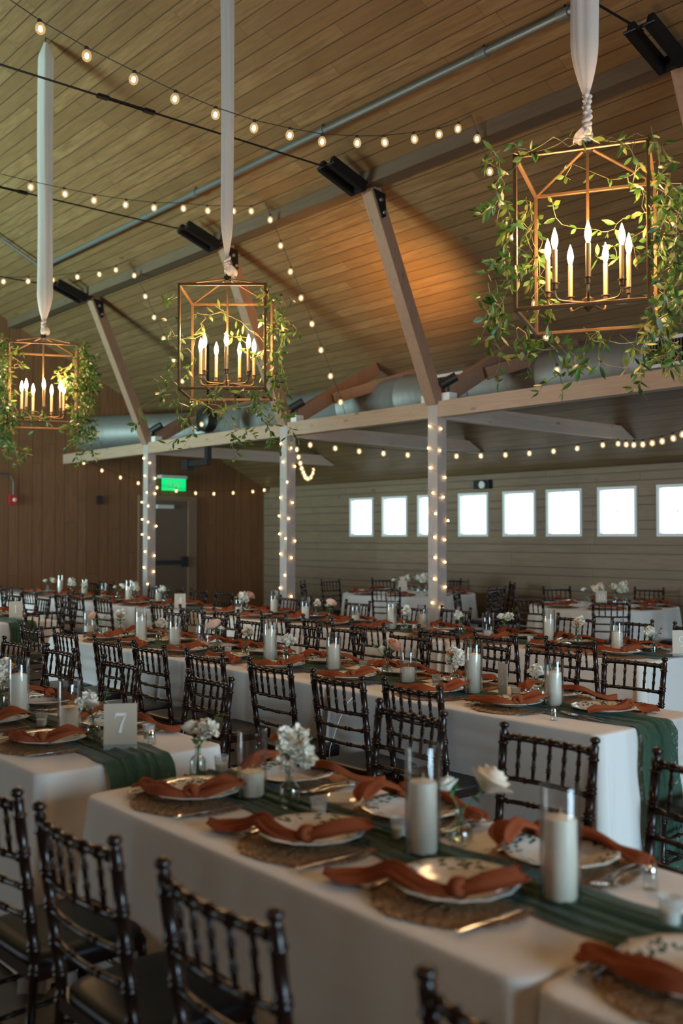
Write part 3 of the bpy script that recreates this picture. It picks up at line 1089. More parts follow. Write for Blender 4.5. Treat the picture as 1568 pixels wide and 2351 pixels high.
for i, q in enumerate(LAN):
    root = tag(empty('vine_garland', q['loc'], q['rz']), ['leafy green vine garland wound over the nearest lantern, trailing strands below',
                                                        'leafy green vine garland on the middle lantern with long drooping tips',
                                                        'dense leafy vine garland on the lantern closest to the end wall'][i], 'garland', 'vine garlands on the lanterns')
    st, fo = MB(), MB()
    b = q['s'] / 2 + .015
    zb, zt = q['zb'], q['zt']
    r_ = random.Random(11 + i)
    o_ = b + .05
    if i == 0:
        G = [([(-o_, -b, zt + .02), (-b - .06, -b, zt - .25), (-b, -b, zt - .5), (-b - .05, -b, zb)], 1, .035),
             ([(-b - .05, b, zt), (-b - .02, b, zt - .3), (-b + .05, b, zb + .25), (-b, b, zb - .05)], 1, .04),
             ([(-b, b, zt - .1), (-b + .08, b, zb + .3)], .9, .05),
             ([(-b, -b, zt + .02), (-.1, -b, zt + .03), (.1, -b, zt + .03), (b, -b, zt)], .45, .03),
             ([(b, -b, zt + .05), (b + .06, -b, zt - .3), (b + .04, -b, zb + .2), (b + .06, -b, zb - .05)], 1, .045),
             ([(b + .02, b, zt), (b + .05, b, zt - .35), (b + .06, b, zb)], 1, .045),
             ([(b, b * .9, zt - .05), (.1, b * .95, zt - .22), (-.12, b * .95, zt - .20)], 1, .04),
             ([(b, b * .95, zt - .2), (.12, b * .98, zt - .36), (-.02, b * .98, zt - .33)], 1, .04),
             ([(b, 0, zt), (.15, .1, zt - .05), (.0, .1, zt + .04)], .8, .04),
             ([(-b - .08, -b, zb + .15), (-b - .1, -b, zb - .1), (-b + .02, -b, zb - .24), (-b + .1, -b, zb - .20)], 1, .04),
             ([(-b + .02, -b + .05, zb - .08), (-b + .1, -b, zb - .2), (-b + .25, -b, zb - .22), (-b + .3, -b, zb - .34)], .9, .03),
             ([(0, b, zb), (.05, b * .2, zb - .12), (.1, 0, zb - .26)], .8, .035),
             ([(b, -b * .6, zb), (b - .08, -b * .6, zb - .15), (b - .05, -b * .5, zb - .33), (b - .07, -b * .4, zb - .45)], .8, .03),
             ([(b + .05, 0, zb + .1), (b + .03, 0, zb - .12), (b + .08, .0, zb - .25)], 1, .05),
             ([(b + .03, b, zb + .1), (b - .02, b, zb - .08), (b + .1, b, zb - .2)], 1, .05),
             ([(b - .2, b, zb - .03), (b - .1, b, zb - .14), (b, b, zb - .15)], 1, .05),
             ([(b + .08, -b, zb + .3), (b + .14, -b, zb + .1), (b + .14, -b, zb - .12)], .9, .04)]
        G += [([(b - .08, -b * .3, zt - .04), (b - .02, -b * .3, zt - .3)], .9, .05)]
    elif i == 1:
        G = [([(b, -b, zt + .03), (b + .04, -b, zt - .2), (b + .02, -b, zb + .25), (b + .04, -b, zb)], 1, .035),
             ([(b + .02, b, zt), (b + .05, b, zt - .35), (b + .06, b, zb + .1), (b + .10, b, zb - .15)], 1, .035),
             ([(b, -b * .3, zt - .05), (b - .03, -b * .2, zt - .3), (b + .02, 0, zb + .1)], .9, .04),
             ([(b, -b, zt - .1), (b + .13, -b, zt - .07), (b + .2, -b, zt - .11)], .7, .02),
             ([(b, b, zt - .15), (b + .12, b, zt - .12), (b + .17, b, zt - .17)], .9, .02),
             ([(-b, -b, zt - .2), (-b - .05, -b, zt - .3), (-b + .02, -b, zt - .45), (-b + .01, -b, zb + .2)], 1, .04),
             ([(-b + .1, b, zt - .08), (-b + .02, b * .8, zt - .3), (-b + .03, b, zb + .25), (-b + .04, b, zb + .12)], .9, .04),
             ([(-b, -b, zt - .1), (-b - .1, -b, zt - .12)], .8, .01),
             ([(-b + .05, b, zt - .06), (.0, b, zt - .09), (.15, b, zt - .2)], .45, .03),
             ([(b - .05, 0, zb + .3), (b - .15, 0, zb + .25), (b - .2, 0, zb + .42), (b - .32, 0, zb + .45)], .6, .02),
             ([(-b - .02, -b, zb + .1), (-b - .12, -b, zb), (-b - .18, -b, zb - .14)], .8, .03),
             ([(-b - .02, -b + .1, zb), (-b + .05, -b, zb - .14), (-b + .12, -b, zb - .32), (-b + .1, -b, zb - .40)], 1, .035),
             ([(-b + .05, 0, zb - .02), (-.1, 0, zb - .12), (.02, 0, zb - .22), (.02, 0, zb - .42), (.04, 0, zb - .54)], 1, .03),
             ([(-.1, -b, zb), (.05, -b, zb - .1), (.12, -b, zb - .04), (b, -b, zb)], 1, .035),
             ([(b - .1, -b, zb + .05), (b - .05, -b, zb - .12), (b - .04, -b, zb - .30), (b + .02, -b, zb - .36)], .9, .03),
             ([(b + .02, b * .5, zb), (b + .1, b * .5, zb - .15), (b + .14, b * .5, zb - .32)], 1, .03),
             ([(-b, b, zb), (0, b, zb - .06), (b, b, zb - .05)], .9, .035)]
    else:
        G = []
        for (x_, y_) in ((-b, -b), (b, -b), (b, b), (-b, b)):
            for _ in range(3 if x_ > 0 or y_ < 0 else 2):
                G.append(([(x_ * 1.06, y_, zt + .04), (x_ * 1.12, y_, zt - .25), (x_ * 1.03, y_, zb + .2), (x_ * 1.08, y_, zb - .05)], 1, .05))
            G.append(([(x_ * 1.15, y_, zb + .12), (x_ * 1.05, y_, zb - .12), (x_ * .95, y_, zb - .30)], 1, .055))
            G.append(([(x_ * .9, y_, zb + .05), (x_ * .8, y_, zb - .15), (x_ * .75, y_, zb - .22)], 1, .05))
        G += [([(b, -b, zt - .1), (b + .14, -b, zt - .2), (b + .1, -b, zb + .3)], 1, .04),
              ([(b - .05, 0, zt - .1), (b - .18, 0, zt - .2), (b - .1, 0, zt - .35)], 1, .03),
              ([(-b, -b, zb), (-.15, -b, zb + .06), (0, -b, zb + .04)], 1, .04),
              ([(-b - .1, -b, zt), (-b - .15, -b, zb + .3), (-b - .1, -b, zb - .2)], 1, .06)]
    for gi, (g_, dn, jt) in enumerate(G):
        for rep_ in range(2 if i == 2 or (i == 0 and gi in (0, 1, 3, 4, 5, 9, 10, 13, 14, 15, 16)) else 1):
            o3 = Vector((r_.gauss(0, .02), r_.gauss(0, .02), r_.gauss(0, .02))) * rep_
            vine(st, fo, [Vector(p) + o3 for p in g_], r_, dn, jt * (1 + .5 * rep_), .5)
    st.build('vine_stem', M['leaf_stem'], root)
    fo.build('foliage', M['leaf'], root, smooth=True)['kind'] = 'stuff'

# ------------------------------------------------------------------ string lights
bm_ = MB()
bm_.lathe([(.008, -.012), (.014, -.018), (.023, -.03), (.0275, -.046), (.0275, -.052), (.023, -.068), (.012, -.078), (.002, -.081)], 14)
ng = len(bm_.f)
bm_.lathe([(.002, -.03), (.010, -.038), (.0125, -.05), (.010, -.062), (.002, -.068)], 10)
bulb_proto = bm_.build('bulb', M['globe_glass'], None, smooth=True)
bulb_proto.data.materials.append(M['filament'])
for i, p in enumerate(bulb_proto.data.polygons):
    p.material_index = 1 if i >= ng else 0
sock_mesh = MB().lathe([(.007, .006), (.0125, .0), (.0125, -.02), (.009, -.024)], 10).build('socket', M['cable']).data
for o in list(COL.objects):
    if o.name == 'socket':
        bpy.data.objects.remove(o)
bulb_mesh = bulb_proto.data
bpy.data.objects.remove(bulb_proto)


def string_light(bulbs, ends, label, up=False, lean=0, group='strings of globe lights'):
    """bulbs: points on the cord; ends: cord points before and after"""
    root = tag(empty('string_light', bulbs[0]), label, 'string lights', group)
    o = Vector(bulbs[0])
    pts = [Vector(ends[0])] + [Vector(b) for b in bulbs] + [Vector(ends[1])]
    MB().tube([p - o for p in pts], .0035, 5).build('cord', M['cable'], root)
    for p in bulbs:
        b = bpy.data.objects.new('bulb', bulb_mesh)
        COL.objects.link(b)
        b.parent = root
        b.location = Vector(p) - o
        b.rotation_euler = (rnd.uniform(-.15, .15), rnd.uniform(-.15, .15) + lean, 0)
        b.scale = (1.18, 1.18, 1.18)
        s_ = bpy.data.objects.new('socket', sock_mesh)
        COL.objects.link(s_)
        s_.parent = b
    return root


def sagged(a, b, n, sag, t0=.0, t1=1.0):
    a, b = Vector(a), Vector(b)
    out = []
    for i in range(n):
        t = t0 + (t1 - t0) * (i + .5) / n
        p = a.lerp(b, t)
        p.z -= 4 * sag * t * (1 - t)
        out.append(tuple(p))
    return out


S1 = [(2.28, 4.95), (2.59, 4.85), (2.91, 4.78), (3.26, 4.73), (3.58, 4.69), (3.91, 4.67), (4.25, 4.67), (4.58, 4.70), (4.90, 4.74), (5.26, 4.82), (5.55, 4.90), (5.90, 5.02), (6.21, 5.14), (6.46, 5.26)]
S1 = [(-5.93, y - .31 * (6 - 5.05) * (y - 6.55) / 8 * 0, z) for y, z in S1]
string_light(S1, ((-5.93, 0, roof(0) - 3.2), (-5.85, 6.54, 5.32)), 'string of globe bulbs sagging across the hall ahead of the middle ribbon')
string_light(sagged((-5.85, 6.54, 5.31), (-5.75, 7.69, 3.07), 8, -.05), ((-5.85, 6.54, 5.32), (-5.75, 7.69, 3.04)), 'string of globe bulbs running down to the beam behind the nearest lantern')
S2 = [(-9.02, y, z) for y, z in ((3.2, 5.0), (3.53, 4.97), (3.86, 4.97), (4.2, 4.98), (4.52, 4.99), (4.87, 5.02), (5.2, 5.06), (5.54, 5.13), (5.84, 5.17), (6.18, 5.24), (6.42, 5.29))]
string_light(S2, ((-9.02, 1.5, 5.3), (-8.87, 6.50, 5.33)), 'string of globe bulbs sagging across the hall behind the middle ribbon')
string_light(sagged((-8.87, 6.50, 5.32), (-8.88, 7.69, 3.09), 8, -.04), ((-8.87, 6.50, 5.33), (-8.88, 7.69, 3.05)), 'string of globe bulbs running down to the beam behind the middle lantern')
S3 = [(-12.16, y, z) for y, z in ((4.55, 4.82), (4.87, 4.85), (5.19, 4.91), (5.52, 4.98), (5.86, 5.08), (6.17, 5.17), (6.42, 5.27))]
string_light(S3, ((-12.16, 3, 4.9), (-11.95, 6.51, 5.32)), 'string of globe bulbs above the lantern closest to the end wall')
string_light(sagged((-11.95, 6.51, 5.31), (-11.89, 7.69, 3.09), 8, -.04), ((-11.95, 6.51, 5.32), (-11.89, 7.69, 3.05)), 'string of globe bulbs running down to the beam between the first two posts')
T1, T2, T3, T4 = [(x + .05, 11.0, 2.86) for x in CX]
string_light(sagged((CX[1] + .05, 7.9, 2.86), T3, 13, .17), ((CX[1] + .05, 7.9, 2.87), T3), 'string of globe bulbs in the aisle, passing behind the third post')
string_light(sagged(T3, (CX[3] + .05, 7.9, 2.86), 13, .17), (T3, (CX[3] + .05, 7.9, 2.87)), 'string of globe bulbs in the aisle above the windows beyond the third post')
string_light(sagged((CX[1] - .05, 7.95, 2.84), (T1[0], 11.0, 2.86), 14, .30), ((CX[1] - .05, 7.95, 2.85), (T1[0], 11.0, 2.87)), 'string of globe bulbs looping down deeply behind the second post')
SE = [(8.0, 2.92), (8.35, 2.80), (8.71, 2.69), (9.08, 2.60), (9.48, 2.53), (9.88, 2.48), (10.31, 2.45), (10.74, 2.45), (11.19, 2.48), (11.65, 2.52), (11.95, 2.56)]
string_light([(-16.3, y, z + .04) for y, z in SE], ((-16.3, 7.75, 3.0), (-16.3, 12.07, 2.58)), 'string of globe bulbs hung along the boarded end wall past the exit sign')

fairy = MB().lathe([(.001, -.012), (.008, -.008), (.0115, 0), (.008, .008), (.001, .012)], 10).build('bulb', M['fairy'], None, smooth=True)
fairy_mesh = fairy.data
bpy.data.objects.remove(fairy)
for i, x in enumerate(CX[:3]):
    root = tag(empty('fairy_light_string', (x, 7.77, 0)), 'string of small warm lights wrapped round the %s post from the end wall' % ORD[i], 'string lights', 'fairy lights wound round the posts')
    pts = []
    s = 0
    z = 2.82
    hw = .078
    cor = [(-hw, -hw), (hw, -hw), (hw, hw), (-hw, hw)]
    nb = 0
    pitch = .235
    acc = .05
    while z > .82:
        for c_ in range(4):
            a, b = Vector((*cor[c_], 0)), Vector((*cor[(c_ + 1) % 4], 0))
            pts.append(a + Vector((0, 0, z - pitch * c_ / 4)))
            L = hw * 2
            while acc < L:
                t = acc / L
                p = a.lerp(b, t) + Vector((0, 0, z - pitch * (c_ + t) / 4))
                n_ = Vector(((0, -1, 0), (1, 0, 0), (0, 1, 0), (-1, 0, 0))[c_])
                if n_.y < .5 and n_.x > -.5:
                    ob = bpy.data.objects.new('bulb', fairy_mesh)
                    COL.objects.link(ob)
                    ob.parent = root
                    ob.location = p + n_ * .012 + Vector((0, 0, rnd.uniform(-.02, .02)))
                acc += .165 + rnd.uniform(-.04, .04)
            acc -= L
        z -= pitch
    MB().tube(pts, .0022, 4).build('wire', M['cord_clear'], root)

# ------------------------------------------------------------------ tablecloths and runners
TZ = .762


def tablecloth(name_label, x0, x1, y0, y1, seed, joined=(False, False), group='white cloths on the long tables', zhem=.02):
    """cloth on a rectangular table: rounded top edge, folds opening towards the hem; joined = ends meeting another cloth"""
    rn = random.Random(seed)
    x0 += .006; x1 -= .006
    rc = .055
    per = []
    segs = [((x1 - rc, y0 + rc), -90), ((x1 - rc, y1 - rc), 0), ((x0 + rc, y1 - rc), 90), ((x0 + rc, y0 + rc), 180)]
    for k_, ((cx_, cy_), a0) in enumerate(segs):
        for j in range(9):
            a = R(a0 + 90 * j / 8)
            per.append((cx_ + rc * math.cos(a), cy_ + rc * math.sin(a), math.cos(a), math.sin(a), math.sin(PI * j / 8), k_))
        (nx, ny), _ = segs[(k_ + 1) % 4]
        a = R(a0 + 90)
        sx, sy = cx_ + rc * math.cos(a), cy_ + rc * math.sin(a)
        ex_, ey_ = nx + rc * math.cos(a), ny + rc * math.sin(a)
        L = math.hypot(ex_ - sx, ey_ - sy)
        n = max(4, int(L / .022))
        for j in range(1, n):
            t = j / n
            per.append((sx + (ex_ - sx) * t, sy + (ey_ - sy) * t, math.cos(a), math.sin(a), 0, -1 - k_))
    ph = [rn.uniform(0, 6.28) for _ in range(8)]
    rows = [(0, -.035, 0), (0, -.012, -.001), (0, -.003, -.004), (0, 0, -.010), (0, .001, -.022)]
    nz = 16
    for i in range(1, nz + 1):
        rows.append((i / nz, .001, -.022 - (TZ - .022 - zhem) * i / nz))
    mb = MB()
    n = len(per)
    mb.v += [(0, 0, 0)] * 0
    for (d, off, dz) in rows:
        for (x, y, nx, ny, cn, k_) in per:
            s_ = x * 1.0 + y * 1.0
            end = nx > .7 and 1 or (nx < -.7 and -1 or 0)
            jn = (joined[0] and nx < -.3) or (joined[1] and nx > .3)
            fold = math.sin(s_ * 9.5 + ph[0]) * .5 + math.sin(s_ * 17 + ph[1]) * .35 + math.sin(s_ * 31 + ph[2]) * .18
            gate = .5 + .5 * math.sin(s_ * 2.3 + ph[3])
            amp = (.003 + .020 * d) * (1.6 if abs(nx) > .7 else 1) * d ** .4 * (.35 + gate) if d > 0 else 0
            o_ = off + .008 * d + fold * amp
            if cn > 0 or k_ >= 0:
                o_ += d ** .85 * (.085 * cn + .02 * math.sin(8 * cn + ph[4]))
            if jn:
                # two cloths hang face to face here: keep inside this table's own half
                lim = 0.0
                px, py_ = x + nx * min(o_, lim) if abs(nx) > .3 else x + nx * o_, y + ny * o_
                if joined[0] and nx < -.3:
                    px = max(px, x0)
                if joined[1] and nx > .3:
                    px = min(px, x1)
            else:
                px, py_ = x + nx * o_, y + ny * o_
            mb.v.append((px, py_, TZ + dz))
    for i in range(len(rows) - 1):
        for j in range(n):
            j2 = (j + 1) % n
            mb.f.append((i * n + j, i * n + j2, (i + 1) * n + j2, (i + 1) * n + j)[::-1])
    # top: inner rings so that soft creases can show
    mb.f.append(tuple(range(n)))
    o = mb.build('tablecloth', M['cloth'], None, smooth=True)
    o.data.polygons[len(o.data.polygons) - 1].use_smooth = False
    tag(o, name_label, 'tablecloth', group)
    return o


def runner(label, xa, xb, yc, w_, seed, end=0, drop=.2, endx=None):
    """gathered gauze; end=+1: falls over the table end at x=xb by 'drop'"""
    rn = random.Random(seed)
    ph = [rn.uniform(0, 6.28) for _ in range(10)]
    L = xb - xa
    tot = L + (drop if end else 0)
    nu, nv = int(tot / .02), 64
    rid = [rn.uniform(0, 1) for _ in range(40)]

    def prof(q):
        q = q % 39
        i = int(q)
        f_ = q - i
        f_ = f_ * f_ * (3 - 2 * f_)
        return rid[i] * (1 - f_) + rid[i + 1] * f_

    def f(u, v):
        s_ = u * tot
        y_ = (v - .5)
        ww = w_ * (1 + .10 * math.sin(s_ * 3.1 + ph[0]) + .05 * math.sin(s_ * 8 + ph[1]))
        y = yc + .02 * math.sin(s_ * 1.7 + ph[2]) + y_ * ww + .007 * math.sin(s_ * 23 + ph[3]) * abs(y_) * 2
        ridge = .5 + .5 * math.sin(v * 34 + 1.6 * math.sin(s_ * 2.2 + ph[4]) + ph[5])
        ridge2 = .5 + .5 * math.sin(v * 61 + 2.2 * math.sin(s_ * 3.7 + ph[6]) + ph[7])
        h_ = .003 + (.25 + .75 * math.sin(PI * v) ** 2) * (.014 * prof(v * 14 + .9 * math.sin(s_ * 2.1 + ph[4]) + 4) + .009 * prof(v * 31 + 1.3 * math.sin(s_ * 3.3 + ph[6]) + 2 + s_ * .8) + .006 * ridge * ridge2)
        h_ = max(h_, .003)
        if s_ <= L - .02 or not end:
            x = xa + s_
            return (x, y, TZ + h_)
        q = s_ - (L - .02)
        rr = .03
        if q < rr * 1.57:
            a = q / rr
            return (xa + L - .02 + math.sin(a) * (rr + h_), y, TZ - rr + math.cos(a) * (rr + h_))
        dz = q - rr * 1.57
        return (xa + L - .02 + rr + h_ + .022 * dz / .7 + .012, y + y_ * .06 * dz, TZ - rr - dz)
    mb = MB().grid(f, nu, nv)
    o = mb.build('table_runner', M['runner'], None, smooth=True)
    tag(o, label, 'table runner', 'green gauze runners')
    return o


YA, YB, YC = 1.88, 3.98, 6.23
HW = .395
TL = 1.83


def row(yc, xr, n, seed, names, hem=.02):
    for i in range(n):
        x1 = xr - i * TL
        tablecloth(names[i], x1 - TL, x1, yc - HW, yc + HW, seed + i, (i < n - 1, i > 0), zhem=hem)


tablecloth('white tablecloth on the front table, meeting the cloth in the lower corner at a seam', -3.03, -1.20, YA - HW, YA + HW, 1, (False, True))
tablecloth('white tablecloth nearest the camera, beyond the seam', -1.20, .63, YA - HW, YA + HW, 2, (True, False))
row(YA, -3.36, 2, 11, ['white tablecloth with rounded corner under the table seven sign', 'white tablecloth next in line behind the table seven cloth'])
row(YB, -2.48, 3, 21, ['white tablecloth under sign eight, green runner over its open end', 'white tablecloth in the middle of the table eight row', 'white tablecloth at the far end of the table eight row'])
row(YB, -9.42, 2, 31, ['white tablecloth under the table one sign', 'white tablecloth behind the table one cloth, towards the end wall'])
row(YC, -3.72, 3, 41, ['white tablecloth under sign nine', 'white tablecloth in the middle of the table nine row', 'white tablecloth at the far end of the table nine row'])
row(YC, -9.62, 3, 51, ['white tablecloth under the table four sign', 'white tablecloth in the middle of the table four row', 'white tablecloth of the table four row beside the end wall'])
runner('green gauze runner along the front table, crossing the seam of the cloths', -2.98, .6, YA + .02, .24, 3)
runner('green gauze runner falling over the end of table seven', -6.9, -3.36, YA + .02, .25, 5, 1, .17)
runner('green gauze runner of table eight hanging almost to the floor', -7.9, -2.48, YB + .0, .29, 6, 1, .70)
runner('green gauze runner along the table one row', -13.0, -9.42, YB, .27, 8, 1, .2)
runner('green gauze runner along the table nine row', -9.1, -3.75, YC, .29, 9)
runner('green gauze runner along the table four row', -15.0, -9.70, YC, .29, 10)


def round_cloth(cx_, cy_, r, label, seed):
    rn = random.Random(seed)
    n = 180
    ph = [rn.uniform(0, 6) for _ in range(4)]
    rows = [(-.04, 0, 0), (-.012, -.001, 0), (-.002, -.006, 0), (0, -.02, 0)] + [(0, -.02 - (TZ - .04) * i / 14, i / 14) for i in range(1, 15)]
    mb = MB()
    for off, dz, d in rows:
        for j in range(n):
            a = 2 * PI * j / n
            fl = math.sin(a * 16 + ph[0] + .8 * math.sin(a * 3)) * .6 + math.sin(a * 29 + ph[1]) * .3
            rr = r + off + d * .05 + fl * .042 * d ** .6
            mb.v.append((cx_ + rr * math.cos(a), cy_ + rr * math.sin(a), TZ + dz))
    for i in range(len(rows) - 1):
        for j in range(n):
            j2 = (j + 1) % n
            mb.f.append(((i + 1) * n + j, (i + 1) * n + j2, i * n + j2, i * n + j))
    mb.f.append(tuple(range(n)))
    return tag(mb.build('tablecloth', M['cloth'], None, smooth=True), label, 'tablecloth', 'round tables in the aisle')


RT = [(-7.12, 10.31), (-10.57, 10.40)]
round_cloth(*RT[0], .88, 'white cloth on the round table carrying sign ten', 61)
round_cloth(*RT[1], .98, 'white cloth on the round table behind the third post', 62)

# ------------------------------------------------------------------ chairs
def chair_proto():
    root = tag(empty('chiavari_chair'), 'x', 'chair')
    P = lambda x, y, z: Vector((x, y, z))
    parts = {}
    for s in (-1, 1):
        a, b, c_ = P(s * .178, -.215, 0), P(s * .180, -.180, .45), P(s * .190, -.238, .90)
        mb = MB()
        mb.turned(a, b, .0135, (.2, .23, .55, .58, .93, .96), 10, 1.28)
        mb.turned(b, c_, .0155, (.08, .11, .26, .29, .47, .50, .66, .69, .90), 10, 1.28)
        d = (c_ - b).normalized()
        mb.tube([c_, c_ + d * .006, c_ + d * .012, c_ + d * .020, c_ + d * .027, c_ + d * .031], [.012, .010, .017, .0185, .014, .003], 10)
        smooth_by_angle(mb.build('back_post', M['chair'], root), 50)
        mb = MB().turned(P(s * .190, .165, 0), P(s * .186, .150, .43), .0145, (.12, .15, .5, .53, .88, .91), 10, 1.28)
        smooth_by_angle(mb.build('front_leg', M['chair'], root), 50)

    def back(z):
        t = (z - .45) / .45
        return (.180 + .010 * t, -.180 - .058 * t)

    def rail(z, r, name, rings):
        x, y = back(z)
        mb = MB()
        st = [0] + sorted(rings) + [1]
        pts, rad = [], []
        w_ = .012
        for t in [i / 12 for i in range(13)]:
            pts.append((t, r))
        q = [(t, rr_) for t, rr_ in pts if all(abs(t - g_) > .025 for g_ in rings)]
        for g_ in rings:
            q += [(g_ - .02, r), (g_ - .008, r * 1.32), (g_ + .008, r * 1.32), (g_ + .02, r)]
        q.sort()
        mb.tube([P(-x + 2 * x * t, y - .020 * math.sin(PI * t) + .0, z) for t, _ in q], [rr_ for _, rr_ in q], 8)
        smooth_by_angle(mb.build(name, M['chair'], root), 50)
    rail(.878, .0125, 'top_rail', (.06, .17, .33, .5, .67, .83, .94))
    rail(.735, .0095, 'back_rail', (.06, .25, .5, .75, .94))
    rail(.655, .0088, 'back_rail', (.08, .3, .36, .64, .7, .92))
    rail(.575, .0088, 'back_rail', (.08, .3, .36, .64, .7, .92))
    for i in range(5):
        t = (i + 1) / 6
        x1, y1 = back(.735)
        x2, y2 = back(.878)
        b_ = -.020 * math.sin(PI * t)
        mb = MB().turned(P(-x1 + 2 * x1 * t, y1 + b_, .735), P(-x2 + 2 * x2 * t, y2 + b_, .876), .0068, (.3, .36, .64, .7), 7, 1.45, .004)
        smooth_by_angle(mb.build('spindle', M['chair'], root), 50)
    mb = MB()
    for (a, b) in (((-.186, .15), (.186, .15)), ((-.18, -.18), (.18, -.18)), ((-.183, -.18), (-.186, .15)), ((.183, -.18), (.186, .15))):
        mb.bar((*a, .418), (*b, .418), .026, .036)
    mb.build('seat_frame', M['chair'], root)
    mb = MB()

    def sq(u, v):
        a = 2 * PI * v
        c_, s_ = math.cos(a), math.sin(a)
        e = .42
        px = math.copysign(abs(c_) ** e, c_)
        pyy = math.copysign(abs(s_) ** e, s_)
        rr_, z = ((.93, .434), (1.0, .437), (1.0, .447), (.97, .454), (.80, .458), (.4, .459))[min(5, int(u * 5 + .5))]
        wx = .203 + .006 * pyy
        return (px * wx * rr_, -.008 + pyy * .180 * rr_, z)
    mb.grid(sq, 5, 36)
    mb.f.append(tuple(5 * 37 + j for j in range(36)))
    smooth_by_angle(mb.build('seat', M['seat'], root), 50)
    for z, s in ((.30, 0), (.20, 0)):
        mb = MB().turned(P(-.186, .158, z), P(.186, .158, z), .0085, (.1, .35, .65, .9), 7, 1.3)
        smooth_by_angle(mb.build('stretcher', M['chair'], root), 50)
    for s in (-1, 1):
        for z in (.26, .15):
            mb = MB().turned(P(s * .180, -.198, z), P(s * .188, .160, z), .0085, (.1, .35, .65, .9), 7, 1.3)
            smooth_by_angle(mb.build('stretcher', M['chair'], root), 50)
    mb = MB().turned(P(-.18, -.195, .22), P(.18, -.195, .22), .0085, (.1, .35, .65, .9), 7, 1.3)
    smooth_by_angle(mb.build('stretcher', M['chair'], root), 50)
    return root


def small_chair_proto(src):
    """for chairs far off: same shapes, fewer separate parts"""
    root = tag(empty('chiavari_chair'), 'x', 'chair')
    want = {'spindle': 'backrest', 'top_rail': 'backrest', 'back_rail': 'backrest', 'seat_frame': 'seat_frame', 'stretcher': 'stretchers'}
    acc = {}
    for ch in [c_ for c_ in bpy.data.objects if c_.parent == src]:
        base = ch.name.split('.')[0]
        if base in want:
            mb = acc.setdefault(want[base], MB())
            n = len(mb.v)
            mb.v += [tuple(v_.co) for v_ in ch.data.vertices]
            mb.f += [tuple(i + n for i in p.vertices) for p in ch.data.polygons]
        else:
            c2 = ch.copy()
            COL.objects.link(c2)
            c2.parent = root
    for nm, mb in acc.items():
        smooth_by_angle(mb.build({'stretchers': 'stretcher_frame'}.get(nm, nm), M['chair'], root), 50)
    return root


CH = chair_proto()
CHS = small_chair_proto(CH)
crn = random.Random(5)


def chairs(xs, yback, face, where, group, proto=None, jitter=2.5, over={}):
    """face +1: chair looks to +y (its back is towards the camera side), -1: looks to -y"""
    for i, x in enumerate(xs):
        rz = 0 if face > 0 else PI
        rz += R(crn.uniform(-jitter, jitter))
        if i in over:
            rz += R(over[i])
        yb = yback[i] if isinstance(yback, (list, tuple)) else yback
        lab = 'dark slatted-back chair, %s' % (where % ORD[i])
        place(proto or CH, (x, yb + .238 * face, 0), rz, lab, group)


chairs([-.92, -1.65, -2.24, -2.79], [1.13, 1.09, 1.08, 1.08], 1, '%s of the near chairs at the front table', 'chairs on the near side of the front table')
chairs([-1.66, -2.17, -2.87], [2.79, 2.82, 2.82], -1, '%s on the window side of the front table', 'chairs on the window side of the front table', over={0: -20})
chairs([-4.17, -5.02, -5.80, -6.42], [2.72, 2.70, 2.70, 2.68], -1, '%s along the window side behind sign seven', 'chairs behind the table seven sign')
chairs([-3.32, -3.78, -4.38, -5.02, -5.62, -6.14, -6.87, -7.32], [3.29, 3.22, 3.25, 3.24, 3.21, 3.19, 3.23, 3.17], 1, '%s on the near side of table eight, from its sign', 'chairs on the near side of table eight')
chairs([-3.22, -3.79, -4.31, -5.03, -5.72, -6.19, -6.82, -7.38, -7.99], [4.97, 4.97, 4.94, 4.97, 4.98, 4.93, 4.85, 4.87, 4.86], -1, '%s on the window side of table eight', 'chairs on the window side of table eight')
place(CH, (-2.20, 4.02, 0), R(90), 'dark slatted-back chair with black seat, at the open end of table eight', 'chairs on the near side of table eight')
place(CH, (-9.19, 4.01, 0), R(90), 'dark slatted-back chair at the end of table one, facing its sign', 'chairs at table one')
chairs([-10.19, -10.87, -11.70], 4.84, -1, '%s on the window side of table one', 'chairs at table one', CHS)
chairs([-4.04, -4.64, -5.23, -5.88, -6.59, -7.13, -7.82, -8.38, -9.02], [5.46, 5.42, 5.44, 5.32, 5.39, 5.33, 5.28, 5.25, 5.29], 1, '%s on the near side of table nine, from its sign', 'chairs on the near side of table nine')
chairs([-4.07, -4.68, -5.24, -6.01, -6.58, -7.07, -7.92, -8.60, -9.05], [7.15, 7.17, 7.18, 7.12, 7.10, 6.98, 7.03, 7.10, 6.99], -1, '%s on the window side of table nine, from its sign', 'chairs on the window side of table nine', CHS)
chairs([-10.37, -11.04, -11.42, -12.40, -13.12], 5.32, 1, '%s on the near side of table four', 'chairs on the near side of table four', CHS)
chairs([-10.47, -11.05, -11.62, -12.16, -13.58, -14.05], 7.05, -1, '%s on the window side of table four', 'chairs on the window side of table four', CHS)


def around(c_, r, items, where, group):
    for i, (ang, dr, tw) in enumerate(items):
        a = R(ang)
        x, y = c_[0] + (r + dr) * math.cos(a), c_[1] + (r + dr) * math.sin(a)
        place(CHS, (x, y, 0), a + PI / 2 + R(tw), 'dark slatted-back chair %s' % (where % ORD[i]), group)


around(RT[0], 1.18, [(-90, 0, 0), (-52, 0, 0), (-12, .05, 0), (68, 0, 0), (100, .05, 5), (150, 0, 0), (196, .02, 8), (219, .36, -6)], 'at the round table with sign ten, %s counting from its near side', 'chairs round the sign ten table')
around(RT[1], 1.30, [(-56, 0, 0), (5, .05, 0), (50, .0, 0), (110, 0, 0), (150, .05, 5), (212, .12, 10), (186, .1, -5)], 'at the round table behind the third post, %s of its circle', 'chairs round the table behind the post')

